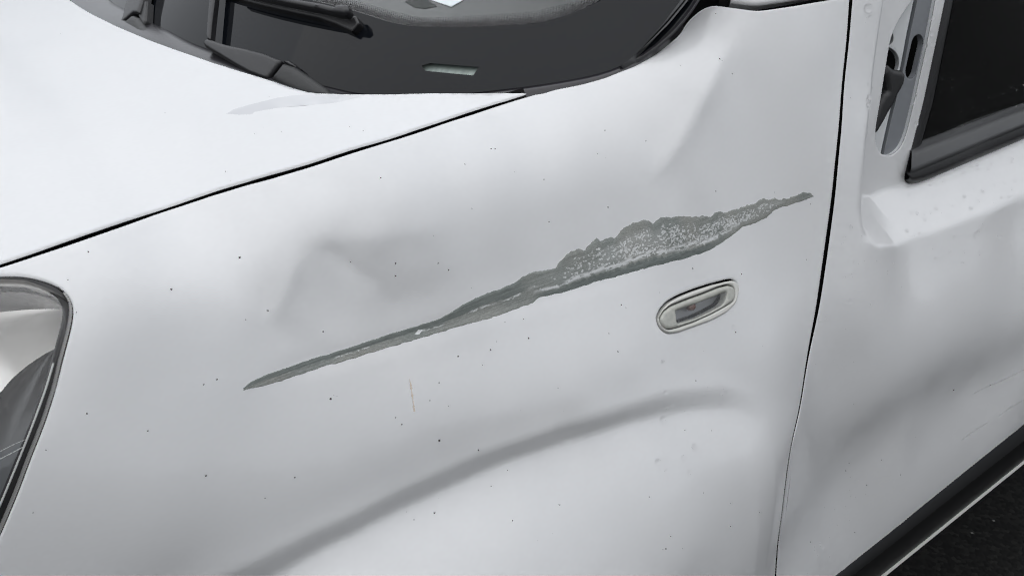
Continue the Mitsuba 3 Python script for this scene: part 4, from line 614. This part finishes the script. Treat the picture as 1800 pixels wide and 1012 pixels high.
# ---- dashboard and cabin
yd = np.linspace(0.16, 1.45, 40)
xd = W(yd, 1.03)
row = lambda x, z: np.column_stack([np.broadcast_to(x, yd.shape), yd, np.broadcast_to(z, yd.shape)])
add(C + 'dashboard', loft([row(xd + 0.02, 1.0), row(xd + 0.03, 1.03), row(0.75, 1.03), row(0.92, 1.00), row(0.97, 0.80)]), 'dash_vinyl', label='grey green dashboard top seen through the windscreen')
add(C + 'dashboard__dark_patch', panel(Polygon(T['dash_dark_patch']).buffer(0), lambda a, b: np.column_stack([a, b, np.full_like(a, 1.0315)]), SKYW, 0.005, 0.001, 0.002), 'dash_dark')  # thin darker piece lying on the dashboard top
def quad(p): return trimesh.Trimesh(p, [[0, 1, 2], [0, 2, 3]], process=False)
y0c, y1c = 0.125, 1.55
lining = trimesh.util.concatenate([
    quad([[0.5, y0c, 0.30], [2.3, y0c, 0.30], [2.3, y1c, 0.30], [0.5, y1c, 0.30]]),
    quad([[2.3, y0c - .1, 0.30], [2.3, y1c, 0.30], [2.3, y1c, 1.5], [2.3, y0c - .1, 1.5]]),
    quad([[0.5, y1c, 0.30], [2.3, y1c, 0.30], [2.3, y1c, 1.5], [0.5, y1c, 1.2]]),
    quad([[1.05, 0.0, 1.46], [2.3, 0.0, 1.46], [2.3, y1c, 1.5], [1.05, y1c, 1.48]]),
    quad([[0.62, y0c + .02, 0.30], [0.62, y1c, 0.30], [0.62, y1c, 1.0], [0.62, y0c + .02, 1.0]]),
    quad([[1.68, 0.0, 0.30], [2.3, 0.0, 0.30], [2.3, 0.0, 1.5], [1.68, 0.0, 1.5]]),
    quad([[0.6, y0c + .05, 0.30], [0.94, y0c + .05, 0.30], [0.94, y0c + .05, 1.2], [0.6, y0c + .05, 1.02]])])
add(C + 'cabin_lining', lining, 'cabin_dark', smooth=False)
add('paper_sheet', panel(Polygon(T['dash_paper']).buffer(0), lambda a, b: np.column_stack([a, b, 1.0308 + 0.0012 * np.sin((a - b) * 20) ** 2]), SKYW, 0.008, 0.0004, 0.0004), 'paper_white')
labels['paper_sheet'] = {'label': 'white sheet of paper lying on the dashboard behind the windscreen', 'category': 'paper'}

# ---- door: glass, seals, mirror opening
gpoly = window.buffer(0.006)
add(C + 'door__window_glass', flat_sheet(gpoly, side_fn(0.047), 0.02), 'pane_glass', label='dark wet side window')
wl = T['window']
a0, b0 = resample(T['win_left'], 40), resample(T['glass_left'], 40)
add(C + 'door__window_seal', loft([side_pts(a0 - [0.002, 0], 0.043), side_pts(a0, 0.0385), side_pts(0.5 * (a0 + b0), 0.039), side_pts(b0, 0.043), side_pts(b0, 0.049)]), 'rubber')
bu, bl = resample(T['band_up'], 60), resample(T['band_low'], 60)
wb = resample(T['win_low'], 60)
mid_ = lambda t, o: side_pts(bu * (1 - t) + bl * t, o)
add(C + 'door__belt_moulding', loft([side_pts(bu, 0.049), side_pts(bu, 0.037), mid_(0.3, 0.0335), mid_(0.7, 0.029), side_pts(bl, 0.0275), side_pts(bl, 0.031)]), 'grey_rubber')
add(C + 'door__belt_seal', loft([side_pts(bl + [0, 0.002], 0.033), side_pts(bl * 0.6 + wb * 0.4, 0.030), side_pts(bl * 0.2 + wb * 0.8, 0.033), side_pts(wb, 0.038), side_pts(wb - [0, 0.003], 0.044)]), 'rubber')
o_in = rounded(T['opening'], 120, 3)
add(C + 'door__mirror_recess', loft([side_pts(o_in, 0.0412), side_pts(o_in, 0.0446)]), 'inner_paint_light')
seam = rounded(T['seam_line'], 40, 2)
sx = lambda b: np.interp(b, seam[::-1, 1], seam[::-1, 0])
big = opening.union(shapely.affinity.translate(opening, 0.012, -0.003)).buffer(0.008).difference(window.buffer(0.003))
def cavity_fn(a, b): return np.column_stack([a, S(a, b) + 0.0445 + 0.30 * np.maximum(0, sx(b) - a), b])
xl, zl_, xh, zh = big.bounds
right = Polygon(np.vstack([seam + [0.0028, 0], [[xh, zl_], [xh, zh]]])).buffer(0)
left = Polygon(np.vstack([seam - [0.0022, 0], [[xl, zl_], [xl, zh]]])).buffer(0)
slot = LineString(T['slot']).buffer(0.0095)
h1, h2 = Point(*T['hole1'][0]).buffer(0.008), Point(*T['hole2'][0]).buffer(0.017)
add(C + 'door__inner_panel', panel(right.intersection(big).difference(slot), cavity_fn, OUT, 0.004, 0.0006, 0.006), 'inner_paint', label='grey inner panel with a slot behind the missing mirror')
add(C + 'door__inner_panel_001', panel(left.intersection(big).difference(h1).difference(h2), cavity_fn, OUT, 0.004, 0.0006, 0.006), 'inner_paint_light', label='paler inner panel with two round holes behind the missing mirror')
bk = np.array(big.bounds)
add(C + 'door__cavity_back', flat_sheet(big.buffer(0.02), lambda a, b: np.column_stack([a, S(a, b) + 0.075 + 0.3 * np.maximum(0, sx(b) - a), b]), 0.02), 'gap_black')
pp = Polygon(T['plug']).buffer(-0.002).buffer(0.003)
add(C + 'door__rubber_plug', panel(pp, side_fn(0.0408), OUT, 0.0025, 0.006, 0.010, rings=7), 'sill_black', label='black rubber plug and cable in the mirror opening')
dlr, tl = resample(T['door_low'], 60), resample(T['trim_low'], 60)
add(C + 'door__edge_strip', loft([side_pts(dlr + [0, 0.002], 0.006), side_pts(dlr + [0, -0.001], 0.0005), side_pts(tl, 0.003), side_pts(tl - [0, 0.002], 0.012)]), 'grey_rubber', label='dark rubber strip along the lower edge of the door')
su, sl = T['sill_up'], T['sill_low']
sl = resample(sl, 60); tl3 = side_pts(tl, 0.010)
low = np.column_stack([sl[:, 0], np.full(60, 0.070), sl[:, 1]])
md = lambda t, dy: tl3 * (1 - t) + low * t + np.array([0, dy, 0])
add(C + 'sill', loft([tl3 + [0, 0.03, 0.01], md(0.15, 0.028), md(0.5, 0.024), md(0.85, 0.012), low + [0, 0.003, 0.0016]]), 'sill_black', label='black sill below the door')
add(C + 'sill__flange', loft([low + [0, 0.003, 0.0016], low + [0, -0.001, 0.0012], low + [0, -0.0013, -0.0004], low + [0, 0.004, -0.001]]), 'cream_paint', label='thin white lower edge of the sill')

# ---- headlight
lens_poly = Polygon(seal_in).buffer(0)
add(C + 'headlight__lens', panel(lens_poly.buffer(0.0005), side_fn(-0.0015), OUT, 0.005, 0.002, 0.004), 'lens_glass', label='clear headlight lens')
ring = poly2(seal_out, seal_in[::-1]).buffer(0.0004)
add(C + 'headlight__seal', panel(ring, side_fn(0.0035), OUT, 0.002, 0.001, 0.012, rings=3), 'sill_black', label='black seal round the headlight')
rim = lens_poly.difference(lens_poly.buffer(-0.0009))
k1 = np.array([q for q in seal_in if q[1] < np.percentile(seal_in[:, 1], 62)])
add(C + 'headlight__lens_rim', tube(side_pts(k1, -0.0012), 0.0006, 6), 'lens_edge')
def hp(n, off, N=60): return side_pts(rounded(T[n], N, 3), off)
a_, b_, c_, d_ = hp('head_a', 0.012), hp('head_b', 0.050), hp('head_c', 0.018), hp('head_d', 0.034)
top_ = a_ + [0, -0.006, 0.006]
def bl_(p, q, t, dy=0.0): return p * (1 - t) + q * t + np.array([0, dy, 0])
add(C + 'headlight__bezel', loft([top_, a_, bl_(a_, b_, .35, .004), bl_(a_, b_, .7, .003), b_]), 'reflector_grey')
add(C + 'headlight__reflector', loft([b_, bl_(b_, c_, .25, .008), bl_(b_, c_, .5, .010), bl_(b_, c_, .75, .007), c_]), 'reflector_bright', label='bright reflector inside the headlight')
add(C + 'headlight__bowl', loft([c_, bl_(c_, d_, .2, .012), bl_(c_, d_, .5, .018), bl_(c_, d_, .8, .010), d_ + [0.004, 0, -0.004]]), 'bowl_dark', label='dark lower bowl inside the headlight')
for i, n in enumerate(('hair1', 'hair2')):
    add(C + 'headlight__scratch' + ('' if i == 0 else '_001'), tube(side_pts(rounded(T[n], 12, 2), -0.0018), 0.00022 - 0.00008 * i, 5), 'lens_edge', label='fine pale line across the headlight lens' if i == 0 else 'fainter second line across the headlight lens')
so = seal_out[(seal_out[:, 1] < np.max(seal_out[:, 1]) - 0.012)]
so = resample(so, int(np.sum(np.linalg.norm(np.diff(so, axis=0), axis=1)) / 0.0010))
tg = np.gradient(so, axis=0); tg /= np.linalg.norm(tg, axis=1, keepdims=True); nr = np.column_stack([tg[:, 1], -tg[:, 0]])
cx = lens_poly.centroid; sgn = np.sign(((so - [cx.x, cx.y]) * nr).sum(1).mean())
ribs = []
for q, t, n in zip(so, tg, nr * sgn):
    c4 = [q - n * 0.0004 - t * 0.0003, q + n * 0.0009 + t * 0.0001, q + n * 0.0009 + t * 0.0007, q - n * 0.0004 + t * 0.0003]
    c4 = np.array(c4); ctop = side_pts(c4, 0.0012); cbot = side_pts(c4, 0.005)
    V = np.vstack([ctop, cbot]); Fq = [[0, 1, 2], [0, 2, 3], [0, 4, 5], [0, 5, 1], [1, 5, 6], [1, 6, 2], [2, 6, 7], [2, 7, 3], [3, 7, 4], [3, 4, 0]]
    ribs.append(trimesh.Trimesh(V, Fq, process=False))
add(C + 'headlight__gasket_rib', trimesh.util.concatenate(ribs), 'gasket_grey', smooth=False, kind='stuff')

# ---- side repeater lamp
lo_ = Polygon(rounded(np.vstack([T['lamp_out'], T['lamp_out'][:1]]), 120, 3)).buffer(0)
ll = Polygon(rounded(np.vstack([T['lamp_lens'], T['lamp_lens'][:1]]), 120, 3)).buffer(0)
lw = Polygon(rounded(np.vstack([T['lamp_window'], T['lamp_window'][:1]]), 100, 2)).buffer(0)
add(C + 'side_repeater__shadow_gap', panel(lo_.buffer(0.003), side_fn(0.0125), OUT, 0.002, 0.0001, 0, rings=2), 'gap_black')
add(C + 'side_repeater__gasket', panel(lo_.buffer(-0.0006).difference(ll), side_fn(-0.0022), OUT, 0.0012, 0.0014, 0.004, rings=5), 'lamp_gasket', label='off white gasket round the side repeater')
add(C + 'side_repeater__lens', panel(ll.buffer(-0.0008).difference(lw), side_fn(-0.0030), OUT, 0.0012, 0.0022, 0.006, rings=6), 'frosted_lens', label='yellowed frosted edge of the repeater lens')
add(C + 'side_repeater__window', flat_sheet(lw.buffer(0.0008), side_fn(-0.0016), 0.004), 'lens_glass')
cav = lw.buffer(0.003)
add(C + 'side_repeater__housing', panel(cav, side_fn(0.010), OUT, 0.0015, 0.0001, 0, rings=2), 'lamp_inside')
q = T['lamp_bulb'][0]
bb = trimesh.creation.icosphere(subdivisions=3, radius=0.0036); bb.vertices[:, 0] *= 1.25
bb.vertices += np.array([q[0], S(q[0], q[1]) + 0.0045, q[1]])
add(C + 'side_repeater__bulb', bb, 'bulb_amber', label='brown amber bulb inside the side repeater')
